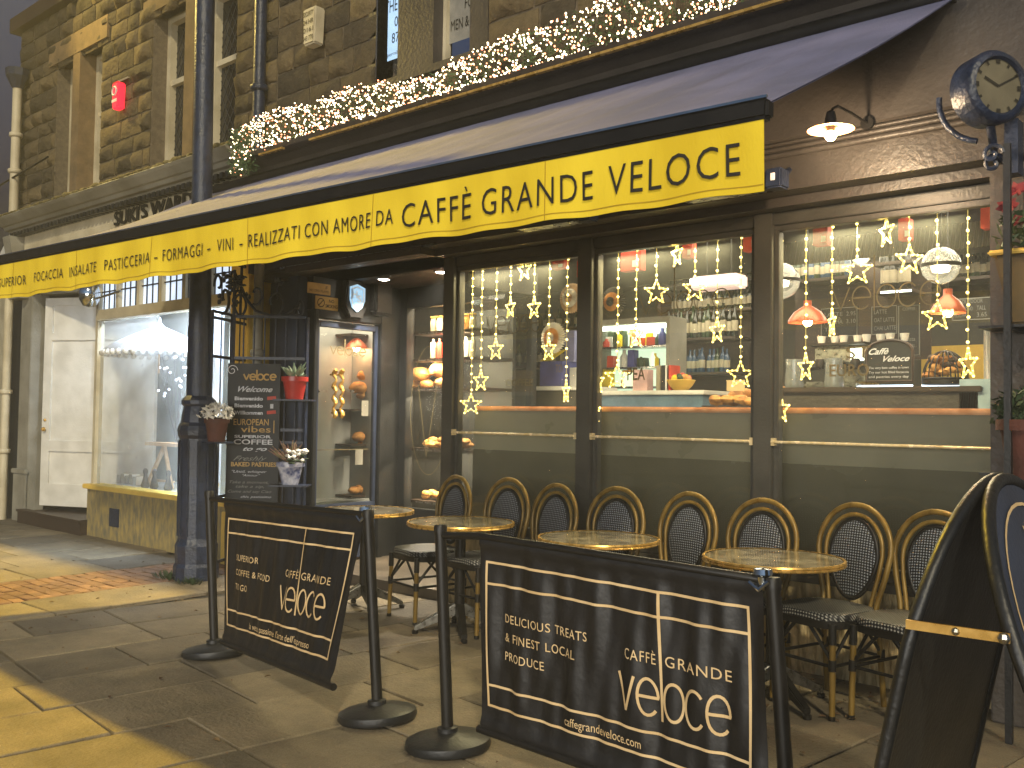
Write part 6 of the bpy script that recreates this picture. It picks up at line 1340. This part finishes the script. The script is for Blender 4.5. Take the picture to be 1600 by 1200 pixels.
# lobby behind the door: shelves of bread seen through its glass
ls = thing('lobby_shelves', 'narrow bread shelves seen through the right side of the door glass', 'shelf', (-7.9, 6.9, 0))
def through(px, py, X): return PX(px, py, X)
LXX = -7.75
for py in (640, 693, 771, 525): q = through(580, py, LXX); mb = M(); mb.box((LXX-.25, q.y-.35, q.z-.02), (LXX+.1, q.y+.3, q.z)); mb.build('board', 'wood', ls)
mb = M(); q = through(580, 640, LXX); mb.box((LXX-.3, q.y-.4, .05), (LXX-.26, q.y+.4, 2.5)); mb.build('back_board', 'chalk', ls)
for k, (px, py, r_) in enumerate(((578, 588, .12), (562, 606, .10), (584, 607, .11), (570, 618, .08), (562, 683, .08), (576, 680, .09), (584, 686, .07), (568, 692, .06), (553, 766, .06), (564, 764, .07), (580, 765, .07), (572, 768, .06))): loaf(through(px, py, LXX), r_, (1, 1.2, .65), 'bread', 'crusty loaf on the shelves behind the door glass', 'loaves behind the door')
for k, (px, py) in enumerate(((571, 638), (561, 714))): q = through(px, py, LXX+.12); mb = M(); mb.box((LXX+.115, q.y-.05, q.z-.08), (LXX+.12, q.y+.05, q.z+.08)); tag(mb.build('price_card', 'white'), ('white price card on the upper shelf behind the door glass', 'white price card on the lower shelf behind the door glass')[k], 'price card')
c = through(557, 537, -7.7); t = thing('dome_pendant', 'small red copper dome lamp seen through the door glass', 'pendant lamp', c); mb = M(); mb.lathe([(.12, -.05), (.1, -.01), (.05, .04), (.02, .06), (0, .06)], c, 20, None, False); mb.build('lamp_shade', 'copperglow', t, True); mb = M(); mb.ball(c+Vector((0, 0, -.05)), .035, 8); mb.build('lamp_bulb', 'filament', t, True)

# ================================================================== litter and weeds on the ground
lf_ = M()
for i in range(260):
    if i < 190: p = Vector((rnd.uniform(-9.5, -1), rnd.uniform(2.2, 5.1), .006))
    else: p = Vector((rnd.uniform(-2.6, -1.4), rnd.uniform(4.3, 5.2), .006))
    a = rnd.random()*6.3; L_ = rnd.uniform(.005, .028); d = Vector((math.cos(a), math.sin(a), 0))*L_; s_ = Vector((-d.y, d.x, 0))*.5; lf_.add([p-d, p+s_+Vector((0, 0, .008)), p+d+Vector((0, 0, .004)), p-s_+Vector((0, 0, .010))], [(0, 1, 2, 3)])
tag(lf_.build('fallen_leaves', 'leafdry'), 'small dry brown leaves scattered over the paving', 'leaves', None, 'stuff')
for j, (px, py, lab) in enumerate(((262, 905, 'small green weed in the paving left of the lamp column'), (297, 912, 'tuft of green weeds at the foot of the lamp column'))):
    p = PZ(px, py); mb = M()
    for i in range(110):
        a = rnd.random()*6.3; r_ = .10*rnd.random(); b0_ = p+Vector((r_*math.cos(a)*1.4, r_*math.sin(a), .002)); d = Vector((math.cos(a)*.6, math.sin(a)*.6, .4+rnd.random())).normalized()*rnd.uniform(.03, .08); w_ = Vector((-d.y, d.x, 0)).normalized()*.008; mb.add([b0_, b0_+d*.6+w_, b0_+d, b0_+d*.6-w_], [(0, 1, 2, 3)])
    tag(mb.build('weed', 'leaf'), lab, 'weed')
hz = bpy.data.materials.new('street_haze'); hz.use_nodes = True; n = hz.node_tree.nodes; n.remove(n['Principled BSDF'])
pv_ = n.new('ShaderNodeVolumePrincipled'); pv_.inputs['Density'].default_value = .0045; pv_.inputs['Color'].default_value = (.95, .95, .9, 1); pv_.inputs['Anisotropy'].default_value = -.05
hz.node_tree.links.new(pv_.outputs[0], n['Material Output'].inputs['Volume'])
K['haze'] = hz
mb = M(); mb.box((-62, -42, -1.03), (42, 62, 8)); o = mb.build('haze', 'haze'); o['kind'] = 'stuff'
